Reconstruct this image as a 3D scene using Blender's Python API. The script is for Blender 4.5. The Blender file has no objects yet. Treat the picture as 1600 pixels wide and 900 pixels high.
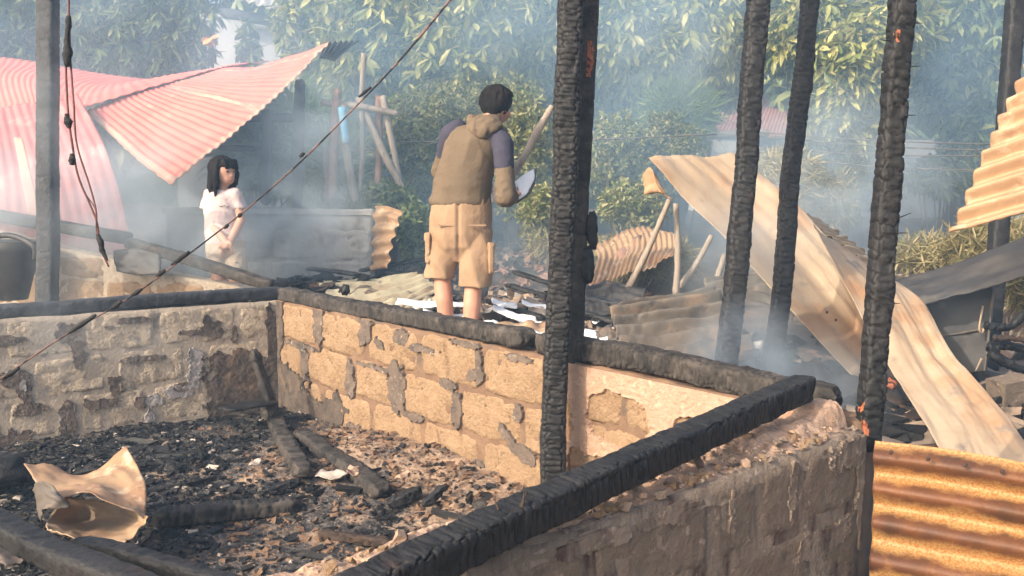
import bpy, math, random
import numpy as np
from mathutils import Vector, Matrix

SC = bpy.context.scene
COL = SC.collection
RND = random.Random(11)
NPR = np.random.default_rng(5)

# ------------------------------------------------------------------ camera
H, F = 1.38, 1400.0
PITCH, ROLL = math.atan(160 / 1400.0), 0.008
cp, sp = math.cos(PITCH), math.sin(PITCH)
ca, sa = math.cos(ROLL), math.sin(ROLL)
FW = Vector((0, cp, -sp)); U0 = Vector((0, sp, cp)); R0 = Vector((1, 0, 0))
RT = R0 * ca + U0 * sa
UP = U0 * ca - R0 * sa
CAM = Vector((0, 0, H))
cd = bpy.data.cameras.new('camera')
cd.sensor_width = 36; cd.lens = F / 1600 * 36
cd.clip_start = 0.05; cd.clip_end = 500
cam = bpy.data.objects.new('camera', cd)
cam.matrix_world = Matrix(((RT.x, UP.x, -FW.x, 0), (RT.y, UP.y, -FW.y, 0), (RT.z, UP.z, -FW.z, H), (0, 0, 0, 1)))
COL.objects.link(cam); SC.camera = cam

# ------------------------------------------------------------------ sky, sun, exposure
SUN_EL, SUN_XY = math.radians(31), Vector((-0.755, -0.655)).normalized()
w = bpy.data.worlds.new('World'); SC.world = w; w.use_nodes = True
nt = w.node_tree
sky = nt.nodes.new('ShaderNodeTexSky'); sky.sky_type = 'NISHITA'; sky.sun_disc = False
sky.sun_elevation = SUN_EL; sky.sun_rotation = math.atan2(SUN_XY.x, SUN_XY.y)
sky.air_density = 1.0; sky.dust_density = 6.0; sky.ozone_density = 0.6
bg = nt.nodes['Background']; bg.inputs['Strength'].default_value = 0.15
nt.links.new(sky.outputs[0], bg.inputs['Color'])
sd = bpy.data.lights.new('sun', 'SUN'); sd.energy = 2.0; sd.angle = math.radians(0.6); sd.color = (1.0, 0.88, 0.72)
sun = bpy.data.objects.new('sun', sd); COL.objects.link(sun)
ldir = -Vector((SUN_XY.x * math.cos(SUN_EL), SUN_XY.y * math.cos(SUN_EL), math.sin(SUN_EL)))
sun.rotation_euler = ldir.to_track_quat('-Z', 'Y').to_euler(); sun.location = (-8, -5, 8)
SC.view_settings.view_transform = 'Standard'; SC.view_settings.look = 'None'
SC.view_settings.exposure = 1.22; SC.view_settings.gamma = 1
SC.cycles.use_denoising = True; SC.cycles.denoising_input_passes = 'RGB_ALBEDO_NORMAL'; SC.cycles.denoising_prefilter = 'ACCURATE'
SC.cycles.max_bounces = 6; SC.cycles.volume_bounces = 1; SC.cycles.transparent_max_bounces = 6
SC.cycles.volume_max_steps = 128

# ------------------------------------------------------------------ pixel -> world
def ray(px, py):
    return FW + RT * ((px - 800) / F) - UP * ((py - 450) / F)
def P(px, py, D):
    return CAM + ray(px, py) * D
def G(px, py, z):
    d = ray(px, py); return CAM + d * ((z - H) / d.z)

# ------------------------------------------------------------------ noise
def _h(ix, iy, iz, s):
    n = (ix.astype(np.int64) * 374761393 + iy.astype(np.int64) * 668265263 + iz.astype(np.int64) * 2147483647 + s * 974711) & 0x7fffffff
    n = ((n ^ (n >> 13)) * 1274126177) & 0x7fffffff
    n = ((n ^ (n >> 16)) * 668265263) & 0x7fffffff
    return (n & 0xffff) / 65535.0
def vnoise(p, s=0):
    p = np.asarray(p, float); f = np.floor(p); i = f.astype(np.int64); t = p - f; t = t * t * (3 - 2 * t)
    out = 0
    for a in (0, 1):
        for b in (0, 1):
            for c in (0, 1):
                wgt = (t[..., 0] if a else 1 - t[..., 0]) * (t[..., 1] if b else 1 - t[..., 1]) * (t[..., 2] if c else 1 - t[..., 2])
                out = out + wgt * _h(i[..., 0] + a, i[..., 1] + b, i[..., 2] + c, s)
    return out
def fbm(p, o=4, s=0):
    p = np.asarray(p, float); a, tot, out = 1.0, 0.0, 0
    for k in range(o):
        out = out + a * (vnoise(p, s + k) - 0.5); tot += a; a *= 0.5; p = p * 2.03
    return out / tot * 2          # about -1..1
def worley(u, v, s=0):
    iu, iv = np.floor(u).astype(np.int64), np.floor(v).astype(np.int64)
    d1 = np.full(u.shape, 9.0); d2 = np.full(u.shape, 9.0); z = np.zeros_like(iu)
    for a in (-1, 0, 1):
        for b in (-1, 0, 1):
            cu = iu + a + 0.15 + 0.7 * _h(iu + a, iv + b, z, s); cv = iv + b + 0.15 + 0.7 * _h(iu + a, iv + b, z, s + 7)
            d = np.hypot(u - cu, v - cv)
            d2 = np.where(d < d1, d1, np.minimum(d2, d)); d1 = np.minimum(d1, d)
    return d1, d2
def sstep(a, b, x):
    t = np.clip((x - a) / (b - a), 0, 1); return t * t * (3 - 2 * t)

# ------------------------------------------------------------------ object helpers
WL = {}
def tag(o, label=None, cat=None, group=None, kind=None):
    if label: o['label'] = label
    if cat: o['category'] = cat
    if group: o['group'] = group
    if kind: o['kind'] = kind
    return o
def empty(name, loc, label, cat, group=None):
    o = bpy.data.objects.new(name, None); o.empty_display_size = 0.1
    COL.objects.link(o); o.location = loc; WL[o.name] = Vector(loc)
    return tag(o, label, cat, group)
def place(o, wl, parent):
    COL.objects.link(o); WL[o.name] = Vector(wl)
    if parent:
        o.parent = parent; o.location = Vector(wl) - WL[parent.name]
    else:
        o.location = wl
    return o
def mk(name, V, Fc, mat, parent=None, smooth=True, mi=None, thick=None, attr=None):
    V = np.array([tuple(v) for v in V] if not isinstance(V, np.ndarray) else V, float)
    lo, hi = V.min(0), V.max(0)
    base = np.array([(lo[0] + hi[0]) / 2, (lo[1] + hi[1]) / 2, lo[2]])
    me = bpy.data.meshes.new(name)
    me.from_pydata((V - base).tolist(), [], Fc if isinstance(Fc, list) else Fc.tolist())
    for m in (mat if isinstance(mat, (list, tuple)) else [mat]): me.materials.append(m)
    if smooth: me.polygons.foreach_set('use_smooth', [True] * len(me.polygons))
    if mi is not None: me.polygons.foreach_set('material_index', list(mi))
    if attr is not None:
        a = me.attributes.new(attr[0], 'FLOAT', 'POINT'); a.data.foreach_set('value', np.asarray(attr[1], np.float32))
    me.update()
    o = bpy.data.objects.new(name, me)
    place(o, Vector(base), parent)
    if thick:
        m = o.modifiers.new('solid', 'SOLIDIFY'); m.thickness = thick; m.offset = 0
    return o
def clone(src, parent, wl, rot, sc):
    o = src.copy(); COL.objects.link(o); o.parent = parent
    o.location = Vector(wl) - (WL[parent.name] if parent else Vector()); o.rotation_euler = rot; o.scale = (sc, sc, sc)
    return o
def grid_faces(nr, nc, wrap=False):
    i = np.arange(nr - 1)[:, None] * nc
    j = np.arange(nc if wrap else nc - 1)[None, :]
    j2 = (j + 1) % nc
    return np.stack([i + j, i + j2, i + nc + j2, i + nc + j], -1).reshape(-1, 4).tolist()
def box(c, sx, sy, sz, rz=0, jit=0, rx=0, ry=0):
    m = Matrix.Rotation(rz, 3, 'Z') @ Matrix.Rotation(ry, 3, 'Y') @ Matrix.Rotation(rx, 3, 'X')
    V = []
    for z in (-1, 1):
        for x, y in ((-1, -1), (1, -1), (1, 1), (-1, 1)):
            v = Vector((x * sx / 2 * (1 + RND.uniform(-jit, jit)), y * sy / 2 * (1 + RND.uniform(-jit, jit)), z * sz / 2 * (1 + RND.uniform(-jit, jit))))
            V.append(tuple(Vector(c) + m @ v))
    Fc = [[3, 2, 1, 0], [4, 5, 6, 7], [0, 1, 5, 4], [1, 2, 6, 5], [2, 3, 7, 6], [3, 0, 4, 7]]
    return V, Fc
class MB:
    def __init__(s): s.V, s.F, s.M = [], [], []
    def add(s, V, Fc, m=0):
        n = len(s.V); s.V += [tuple(v) for v in V]; s.F += [[i + n for i in f] for f in Fc]; s.M += [m] * len(Fc); return s
    def build(s, name, mat, parent=None, smooth=False): return mk(name, s.V, s.F, mat, parent, smooth, s.M if isinstance(mat, (list, tuple)) else None)
def crom(pts, n):
    pts = np.array([tuple(p) for p in pts], float)
    if len(pts) == 2: return pts[0] + (pts[1] - pts[0]) * np.linspace(0, 1, n)[:, None]
    e = np.vstack([2 * pts[0] - pts[1], pts, 2 * pts[-1] - pts[-2]])
    t = np.linspace(0, len(pts) - 1 - 1e-6, n); i = t.astype(int); f = (t - i)[:, None]
    a, b, c, d = e[i], e[i + 1], e[i + 2], e[i + 3]
    return 0.5 * (2 * b + (c - a) * f + (2 * a - 5 * b + 4 * c - d) * f ** 2 + (3 * b - a - 3 * c + d) * f ** 3)
def tube(pts, rad, n=8, seg=None, rough=0, seed=0):
    seg = seg or (len(pts) * 5 if len(pts) > 2 else 4)
    c = crom(pts, seg); r = np.interp(np.linspace(0, 1, seg), np.linspace(0, 1, len(rad)), rad)
    tg = np.gradient(c, axis=0); tg /= np.linalg.norm(tg, axis=1)[:, None] + 1e-9
    ref = np.array([0, 0, 1.0]) if abs(tg[0][2]) < .9 else np.array([1.0, 0, 0])
    V = []
    s = np.cross(tg[0], ref); s /= np.linalg.norm(s)
    for k in range(seg):
        s = s - tg[k] * s.dot(tg[k]); s /= np.linalg.norm(s) + 1e-9; u = np.cross(s, tg[k])
        for j in range(n):
            a = 2 * math.pi * j / n
            rr = r[k]
            V.append(c[k] + (s * math.cos(a) + u * math.sin(a)) * rr)
    V = np.array(V)
    if rough:
        cc = np.repeat(c, n, 0); f = 1 + rough * fbm(V * 9 / max(r.max() * 8, .05), 3, seed); V = cc + (V - cc) * f[:, None]
    Fc = grid_faces(seg, n, True) + [list(range(n))[::-1], list(range((seg - 1) * n, seg * n))]
    return V, Fc

def capsule(a, b, ra, rb, n=14):
    a, b = Vector(a), Vector(b); d = b - a; L = max(d.length, 1e-4); d.normalize(); s = d.orthogonal().normalized(); u = d.cross(s); V = []
    prof = [(-ra * math.cos(t), ra * math.sin(t)) for t in np.linspace(.12, math.pi / 2, 5)] + [(L + rb * math.sin(t), rb * math.cos(t)) for t in np.linspace(0, math.pi / 2 - .12, 5)]
    for z, r in prof:
        for j in range(n): V.append(a + d * z + (s * math.cos(2 * math.pi * j / n) + u * math.sin(2 * math.pi * j / n)) * r)
    return V, grid_faces(len(prof), n, True) + [list(range(n))[::-1], list(range((len(prof) - 1) * n, len(prof) * n))]
def ellip(c, r, rz=0, rx=0, ry=0, n=16):
    m = Matrix.Rotation(rz, 3, 'Z') @ Matrix.Rotation(ry, 3, 'Y') @ Matrix.Rotation(rx, 3, 'X'); V = []
    th = np.linspace(.12, math.pi - .12, 11)
    for t in th:
        for j in range(n):
            a = 2 * math.pi * j / n; V.append(Vector(c) + m @ Vector((r[0] * math.sin(t) * math.cos(a), r[1] * math.sin(t) * math.sin(a), -r[2] * math.cos(t))))
    return V, grid_faces(11, n, True) + [list(range(n))[::-1], list(range(10 * n, 11 * n))]
def loft(rings, n=28):
    """rings: (centre, rx, ry, yaw)"""
    V = []
    for c, rx, ry, yaw in rings:
        for j in range(n):
            a = 2 * math.pi * j / n; x, y = rx * math.cos(a), ry * math.sin(a)
            V.append(Vector(c) + Vector((x * math.cos(yaw) - y * math.sin(yaw), x * math.sin(yaw) + y * math.cos(yaw), 0)))
    return V, grid_faces(len(rings), n, True) + [list(range(n))[::-1], list(range((len(rings) - 1) * n, len(rings) * n))]
# ------------------------------------------------------------------ materials
def mat_new(name):
    m = bpy.data.materials.new(name); m.use_nodes = True
    nt = m.node_tree; b = nt.nodes['Principled BSDF']
    return m, nt, b
def N(nt, t, **kw):
    n = nt.nodes.new(t)
    for k, v in kw.items():
        if k in n.inputs: n.inputs[k].default_value = v
        else: setattr(n, k, v)
    return n
def noise_fac(nt, vec, scale, detail=5, lo=.35, hi=.65, rough=.6, stretch=None):
    if stretch:
        mp = N(nt, 'ShaderNodeMapping'); mp.inputs['Scale'].default_value = stretch; nt.links.new(vec, mp.inputs[0]); vec = mp.outputs[0]
    n = N(nt, 'ShaderNodeTexNoise', Scale=scale, Detail=detail, Roughness=rough); nt.links.new(vec, n.inputs['Vector'])
    r = N(nt, 'ShaderNodeMapRange'); r.inputs[1].default_value = lo; r.inputs[2].default_value = hi
    nt.links.new(n.outputs[0], r.inputs[0]); return r.outputs[0]
def mixc(nt, fac, a, b):
    m = nt.nodes.new('ShaderNodeMix'); m.data_type = 'RGBA'
    nt.links.new(fac, m.inputs[0])
    for i, c in ((6, a), (7, b)):
        if isinstance(c, tuple): m.inputs[i].default_value = (*c, 1)
        else: nt.links.new(c, m.inputs[i])
    return m.outputs[2]
def mat(name, c1, c2, scale=4, rough=.85, bump=.4, bscale=30, c3=None, s3=9, lo3=.55, hi3=.7, metal=0, c4=None, s4=40, lo4=.6, hi4=.7, stretch=None, spec=.3, bdist=.01, vor=None, trans=0):
    m, nt, b = mat_new(name)
    tc = N(nt, 'ShaderNodeTexCoord'); vec = tc.outputs['Object']
    col = mixc(nt, noise_fac(nt, vec, scale, stretch=stretch), c1, c2)
    if c3: col = mixc(nt, noise_fac(nt, vec, s3, 6, lo3, hi3, stretch=stretch), col, c3)
    if c4: col = mixc(nt, noise_fac(nt, vec, s4, 4, lo4, hi4), col, c4)
    nt.links.new(col, b.inputs['Base Color'])
    b.inputs['Roughness'].default_value = rough; b.inputs['Metallic'].default_value = metal
    b.inputs['Specular IOR Level'].default_value = spec
    if trans: b.inputs['Transmission Weight'].default_value = 0
    if bump:
        n = N(nt, 'ShaderNodeTexNoise', Scale=bscale, Detail=8, Roughness=.65); nt.links.new(vec, n.inputs['Vector'])
        hgt = n.outputs[0]
        if vor:
            mp = N(nt, 'ShaderNodeMapping'); mp.inputs['Scale'].default_value = vor; nt.links.new(vec, mp.inputs[0])
            v = N(nt, 'ShaderNodeTexVoronoi', feature='DISTANCE_TO_EDGE', Scale=1.0); nt.links.new(mp.outputs[0], v.inputs['Vector'])
            r = N(nt, 'ShaderNodeMapRange'); r.inputs[2].default_value = .12; nt.links.new(v.outputs[0], r.inputs[0])
            ad = N(nt, 'ShaderNodeMath', operation='ADD'); nt.links.new(hgt, ad.inputs[0]); nt.links.new(r.outputs[0], ad.inputs[1]); hgt = ad.outputs[0]
        bp = N(nt, 'ShaderNodeBump', Strength=bump, Distance=bdist); nt.links.new(hgt, bp.inputs['Height'])
        nt.links.new(bp.outputs[0], b.inputs['Normal'])
    return m
def scaled(m, face, k=1.0):
    nt = m.node_tree; b = nt.nodes['Principled BSDF']; src = b.inputs['Base Color'].links[0].from_socket
    at = N(nt, 'ShaderNodeAttribute', attribute_name='crack'); tc = N(nt, 'ShaderNodeTexCoord')
    n = noise_fac(nt, tc.outputs['Object'], 9, 5, .36, .66); mu = N(nt, 'ShaderNodeMath', operation='MULTIPLY')
    nt.links.new(n, mu.inputs[0]); nt.links.new(at.outputs['Fac'], mu.inputs[1])
    nt.links.new(mixc(nt, mu.outputs[0], src, face), b.inputs['Base Color'])
def leafmat(name, cols, rough=.45):
    m, nt, b = mat_new(name)
    g = N(nt, 'ShaderNodeNewGeometry'); cr = nt.nodes.new('ShaderNodeValToRGB')
    e = cr.color_ramp.elements; e[0].color = (*cols[0], 1); e[1].color = (*cols[-1], 1)
    for i, c in enumerate(cols[1:-1]): x = e.new((i + 1) / (len(cols) - 1)); x.color = (*c, 1)
    nt.links.new(g.outputs['Random Per Island'], cr.inputs[0]); nt.links.new(cr.outputs[0], b.inputs['Base Color'])
    b.inputs['Roughness'].default_value = rough
    tr = N(nt, 'ShaderNodeBsdfTranslucent'); nt.links.new(cr.outputs[0], tr.inputs[0])
    mx = N(nt, 'ShaderNodeMixShader'); mx.inputs[0].default_value = .25
    nt.links.new(b.outputs[0], mx.inputs[1]); nt.links.new(tr.outputs[0], mx.inputs[2])
    nt.links.new(mx.outputs[0], nt.nodes['Material Output'].inputs['Surface'])
    return m

M = {}
M['char'] = mat('char', (.008, .008, .0085), (.02, .019, .019), 6, .48, .8, 70, c3=(.055, .052, .05), s3=22, lo3=.6, hi3=.8, c4=(.05, .026, .018), s4=5, lo4=.62, hi4=.74, spec=.25, bdist=.006)
M['char_grey'] = mat('char_grey', (.012, .011, .010), (.034, .03, .027), 12, .75, .9, 60, c3=(.14, .12, .1), s3=16, lo3=.55, hi3=.75, spec=.3, bdist=.006)
M['char_plank'] = mat('char_plank', (.012, .0125, .014), (.026, .028, .032), 9, .6, .8, 50, c3=(.06, .062, .068), s3=16, lo3=.5, hi3=.7, spec=.4)
scaled(M['char'], (.028, .0265, .026)); scaled(M['char_grey'], (.075, .062, .052)); scaled(M['char_plank'], (.036, .038, .042))
M['burnt_brown'] = mat('burnt_brown', (.03, .022, .018), (.075, .045, .03), 5, .8, .7, 40, c3=(.015, .014, .014), s3=8)
M['bare_wood'] = mat('bare_wood', (.40, .13, .055), (.2, .06, .03), 30, .75, .5, 60, c3=(.03, .015, .012), s3=45, lo3=.5, hi3=.6)
M['block'] = mat('block', (.345, .235, .145), (.275, .182, .108), 9, .95, 1, 55, c3=(.20, .12, .07), s3=28, lo3=.56, hi3=.74, c4=(.42, .31, .2), s4=60, lo4=.58, hi4=.72, bdist=.02, spec=.1)
M['block_grey'] = mat('block_grey', (.50, .41, .31), (.42, .34, .255), 9, .95, 1, 50, c3=(.22, .165, .12), s3=26, lo3=.54, hi3=.72, c4=(.55, .47, .37), s4=60, lo4=.58, hi4=.7, bdist=.02, spec=.1)
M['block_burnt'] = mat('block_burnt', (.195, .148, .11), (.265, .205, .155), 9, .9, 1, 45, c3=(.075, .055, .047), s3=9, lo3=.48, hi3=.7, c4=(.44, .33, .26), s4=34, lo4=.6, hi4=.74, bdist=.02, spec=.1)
M['mortar_tan'] = mat('mortar_tan', (.22, .14, .09), (.15, .095, .065), 10, .95, .8, 60, c3=(.12, .09, .07), s3=8, spec=.1)
M['mortar_grey'] = mat('mortar_grey', (.42, .35, .275), (.34, .28, .22), 10, .95, .8, 60, c3=(.17, .15, .13), s3=8, spec=.1)
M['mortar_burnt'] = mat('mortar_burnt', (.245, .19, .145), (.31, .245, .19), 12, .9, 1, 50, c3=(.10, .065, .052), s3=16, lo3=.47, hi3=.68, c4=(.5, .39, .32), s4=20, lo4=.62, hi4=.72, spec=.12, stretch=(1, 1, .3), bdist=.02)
M['plaster_sooty'] = mat('plaster_sooty', (.16, .12, .095), (.10, .08, .066), 14, .85, .8, 60, c3=(.06, .055, .052), s3=6, c4=(.32, .26, .21), s4=30, lo4=.6, hi4=.7, spec=.2)
M['plaster_black'] = mat('plaster_black', (.075, .06, .05), (.13, .1, .08), 7, .85, .8, 40, c3=(.22, .15, .1), s3=6, lo3=.52, hi3=.72, c4=(.04, .036, .033), s4=13, lo4=.5, hi4=.66, spec=.2)
M['plaster_pale'] = mat('plaster_pale', (.36, .32, .3), (.25, .23, .22), 12, .85, .5, 60, c3=(.15, .14, .14), s3=9, spec=.2)
M['plaster_pink'] = mat('plaster_pink', (.43, .295, .215), (.37, .24, .165), 8, .85, .9, 45, c3=(.33, .19, .135), s3=7, lo3=.58, hi3=.74, c4=(.5, .37, .28), s4=30, lo4=.58, hi4=.72, spec=.15, bdist=.015)
M['concrete'] = mat('concrete', (.52, .49, .44), (.40, .37, .325), 4, .9, .6, 30, c3=(.15, .13, .11), s3=4, lo3=.5, hi3=.7, c4=(.45, .43, .4), s4=12)
M['concrete_top'] = mat('concrete_top', (.48, .45, .41), (.38, .35, .31), 8, .9, .5, 30, c3=(.25, .22, .19), s3=6)
M['house_wall'] = mat('house_wall', (.42, .42, .42), (.36, .36, .36), 2, .9, .2, 20, c3=(.27, .26, .25), s3=2.5, lo3=.6)
M['roof_red'] = mat('roof_red', (.27, .10, .08), (.34, .15, .115), 3, .6, .2, 20, c3=(.25, .1, .08), s3=5)
M['pink'] = mat('pink', (.60, .20, .165), (.56, .165, .135), 2.2, .7, .15, 25, c3=(.58, .24, .19), s3=2.8, lo3=.5, hi3=.7, c4=(.56, .36, .25), s4=6, lo4=.66, hi4=.76, spec=.1)
M['pink_pale'] = mat('pink_pale', (.42, .165, .16), (.37, .13, .13), 2, .75, .15, 25, c3=(.6, .36, .33), s3=3, spec=.3)
M['flash'] = mat('flash', (.52, .33, .24), (.46, .24, .18), 9, .55, .2, 30, c3=(.4, .22, .16), s3=12)
M['zinc_pale'] = mat('zinc_pale', (.42, .32, .22), (.35, .25, .16), 3, .6, .35, 30, c3=(.33, .19, .10), s3=3.5, lo3=.5, hi3=.68, c4=(.19, .155, .13), s4=6, lo4=.6, hi4=.74, metal=.1, spec=.3, stretch=(1, 1, .5))
M['zinc_yellow'] = mat('zinc_yellow', (.42, .37, .25), (.34, .28, .18), 5, .6, .3, 30, c3=(.24, .18, .12), s3=6, lo3=.52, hi3=.68, c4=(.12, .1, .085), s4=9, lo4=.6, hi4=.7)
M['zinc_grey'] = mat('zinc_grey', (.13, .11, .09), (.085, .073, .063), 4, .6, .3, 30, c3=(.25, .165, .105), s3=5, lo3=.52, hi3=.68, c4=(.06, .054, .05), s4=6, lo4=.52, hi4=.66, metal=.05, spec=.3)
M['zinc_dark'] = mat('zinc_dark', (.035, .034, .035), (.06, .055, .052), 4, .55, .2, 30, c3=(.2, .14, .1), s3=4, lo3=.6, hi3=.75, metal=.2)
M['paper_white'] = mat('paper_white', (.86, .85, .84), (.8, .78, .76), 14, .8, .1, 30, c3=(.25, .19, .15), s3=10, lo3=.6, hi3=.72)
M['paper_burnt'] = mat('paper_burnt', (.1, .08, .07), (.2, .15, .12), 14, .9, .3, 30, c3=(.03, .03, .03), s3=10)
M['wood_grey'] = mat('wood_grey', (.34, .28, .22), (.25, .2, .16), 8, .85, .5, 50, c3=(.14, .11, .09), s3=10, stretch=(2, 2, .4))
M['wood_red'] = mat('wood_red', (.3, .17, .12), (.22, .13, .1), 8, .85, .5, 50, c3=(.12, .09, .07), s3=10)
M['bark'] = mat('bark', (.12, .095, .075), (.08, .065, .05), 8, .9, .8, 30)
M['blue'] = mat('blue', (.12, .33, .5), (.16, .4, .55), 9, .5, .2, 30, c3=(.3, .35, .35), s3=14)
M['wire_red'] = mat('wire_red', (.1, .03, .025), (.16, .06, .045), 40, .5, .3, 80, c3=(.03, .02, .02), s3=30)
M['wire_dark'] = mat('wire_dark', (.015, .014, .014), (.03, .027, .026), 30, .7, .8, 90)
M['wire_tan'] = mat('wire_tan', (.26, .14, .1), (.15, .075, .055), 30, .6, .4, 80, c3=(.03, .025, .022), s3=12, lo3=.5, hi3=.55)
M['ground'] = mat('ground', (.12, .09, .07), (.2, .15, .115), 2, .95, .7, 20, c3=(.05, .045, .042), s3=1.2, lo3=.45, hi3=.65, c4=(.25, .16, .11), s4=9, lo4=.58, hi4=.68)
M['rubble'] = mat('rubble', (.3, .22, .16), (.16, .125, .1), 12, .95, .6, 40, c3=(.07, .06, .055), s3=9)
M['ash'] = mat('ash', (.42, .36, .31), (.3, .26, .22), 12, .95, .5, 40)
M['skin'] = mat('skin', (.50, .255, .175), (.46, .225, .15), 6, .5, .1, 60, spec=.35)
M['skin_light'] = mat('skin_light', (.52, .29, .205), (.47, .25, .17), 6, .5, .1, 60, spec=.35)
M['hair'] = mat('hair', (.006, .005, .005), (.016, .012, .010), 30, .75, .6, 90, stretch=(1, 1, .1), spec=.12)
M['olive'] = mat('olive', (.15, .112, .075), (.128, .094, .063), 7, .9, .5, 70, spec=.1)
M['slate'] = mat('slate', (.055, .052, .075), (.044, .042, .06), 7, .9, .4, 70, spec=.1)
M['khaki'] = mat('khaki', (.33, .22, .14), (.295, .195, .12), 7, .9, .4, 60, c3=(.24, .155, .095), s3=5, spec=.1)
M['tee'] = mat('tee', (.58, .45, .42), (.60, .49, .46), 4, .9, .4, 60, c3=(.56, .46, .43), s3=5, spec=.1)
M['cream'] = mat('cream', (.48, .39, .3), (.44, .35, .26), 5, .9, .3, 60, spec=.1)
M['print'] = mat('print', (.3, .26, .24), (.24, .2, .19), 9, .9, 0)
M['lips'] = mat('lips', (.4, .14, .12), (.36, .12, .1), 9, .5, 0)
M['eye'] = mat('eye', (.02, .015, .012), (.03, .02, .018), 9, .3, 0)
M['leaf'] = leafmat('leaf', [(.055, .09, .02), (.13, .165, .035), (.27, .28, .065), (.42, .40, .11), (.55, .49, .18)])
M['leaf_dark'] = leafmat('leaf_dark', [(.045, .08, .022), (.085, .13, .035), (.16, .2, .055), (.28, .29, .1)])
M['leaf_bush'] = leafmat('leaf_bush', [(.10, .14, .035), (.18, .20, .055), (.29, .28, .10), (.40, .34, .16)])
M['leaf_dry'] = leafmat('leaf_dry', [(.18, .17, .07), (.29, .24, .11), (.40, .32, .17), (.2, .2, .08)])
M['leaf_lime'] = leafmat('leaf_lime', [(.10, .18, .03), (.17, .26, .045), (.25, .33, .07), (.34, .38, .1)])
M['petal'] = mat('petal', (.75, .3, .1), (.7, .25, .08), 9, .6, 0)

def sheet_rust():
    m, nt, b = mat_new('rusty_sheet')
    tc = N(nt, 'ShaderNodeTexCoord'); o = tc.outputs['Object']
    at = N(nt, 'ShaderNodeAttribute', attribute_name='wave')
    n1 = noise_fac(nt, o, 7, 6, .35, .65); n2 = noise_fac(nt, o, 160, 3, .45, .6); n3 = noise_fac(nt, o, 2.2, 4, .42, .6)
    a = mixc(nt, n2, (.34, .215, .085), (.26, .105, .024))
    bb = mixc(nt, n1, (.12, .042, .014), (.035, .017, .01))
    # darker brown towards the valleys of the sheet, broken up by noise
    ad = N(nt, 'ShaderNodeMath', operation='MULTIPLY_ADD'); nt.links.new(n1, ad.inputs[0]); ad.inputs[1].default_value = .7; nt.links.new(at.outputs['Fac'], ad.inputs[2])
    r = N(nt, 'ShaderNodeMapRange'); r.inputs[1].default_value = .62; r.inputs[2].default_value = 1.05; nt.links.new(ad.outputs[0], r.inputs[0])
    c = mixc(nt, r.outputs[0], a, bb)
    c2 = mixc(nt, n3, c, mixc(nt, n2, (.36, .14, .03), (.26, .085, .02)))
    fin = nt.nodes.new('ShaderNodeMix'); fin.data_type = 'RGBA'; fin.inputs[0].default_value = .3
    nt.links.new(c, fin.inputs[6]); nt.links.new(c2, fin.inputs[7])
    nt.links.new(fin.outputs[2], b.inputs['Base Color']); b.inputs['Roughness'].default_value = .6; b.inputs['Metallic'].default_value = .1
    n = N(nt, 'ShaderNodeTexNoise', Scale=140, Detail=6); nt.links.new(o, n.inputs[0])
    bp = N(nt, 'ShaderNodeBump', Strength=.35, Distance=.004); nt.links.new(n.outputs[0], bp.inputs['Height']); nt.links.new(bp.outputs[0], b.inputs['Normal'])
    return m
M['rust'] = sheet_rust()
M['rust_dull'] = mat('rust_dull', (.38, .25, .145), (.31, .18, .10), 4, .6, .25, 60, c3=(.26, .15, .09), s3=5, lo3=.5, hi3=.7, c4=(.52, .4, .27), s4=9, lo4=.56, hi4=.7, metal=.1)
def floormat():
    m, nt, b = mat_new('burnt_floor')
    tc = N(nt, 'ShaderNodeTexCoord'); o = tc.outputs['Object']
    at = N(nt, 'ShaderNodeAttribute', attribute_name='tan')
    n1 = noise_fac(nt, o, 26, 6, .4, .62); n2 = noise_fac(nt, o, 5, 6, .3, .7); n3 = noise_fac(nt, o, 90, 3, .55, .68)
    dark = mixc(nt, n1, (.018, .017, .017), (.075, .064, .056))
    dark = mixc(nt, n3, dark, (.22, .18, .15))
    tan = mixc(nt, n1, (.34, .235, .155), (.18, .125, .09))
    ad = N(nt, 'ShaderNodeMath', operation='ADD'); nt.links.new(at.outputs['Fac'], ad.inputs[0]); nt.links.new(n2, ad.inputs[1])
    r = N(nt, 'ShaderNodeMapRange'); r.inputs[1].default_value = .85; r.inputs[2].default_value = 1.15; nt.links.new(ad.outputs[0], r.inputs[0])
    nt.links.new(mixc(nt, r.outputs[0], dark, tan), b.inputs['Base Color']); b.inputs['Roughness'].default_value = .9
    n = N(nt, 'ShaderNodeTexNoise', Scale=55, Detail=8); nt.links.new(o, n.inputs[0])
    bp = N(nt, 'ShaderNodeBump', Strength=.9, Distance=.02); nt.links.new(n.outputs[0], bp.inputs['Height']); nt.links.new(bp.outputs[0], b.inputs['Normal'])
    return m
M['floor'] = floormat()

# ------------------------------------------------------------------ room frame
C0 = Vector((-1.395, 5.28)); UB = Vector((.669, -.743)); NB = Vector((-.743, -.669))   # back wall: along, facing the room
WLd = Vector((-.82, -.57)).normalized(); NL = Vector((.57, -.82)).normalized()          # left wall
def gh(x, y):
    x = np.asarray(x, float); y = np.asarray(y, float)
    db = -((x - C0.x) * NB.x + (y - C0.y) * NB.y); dl = -((x - C0.x) * NL.x + (y - C0.y) * NL.y)
    m = np.maximum(db, dl)
    g = -.06 + .34 * sstep(.02, .3, m) + .12 * np.clip(y - 5.0, 0, 6) * sstep(0, .3, m)
    return g
def ghz(p, dz=0): return float(gh(p[0], p[1])) + dz

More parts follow.
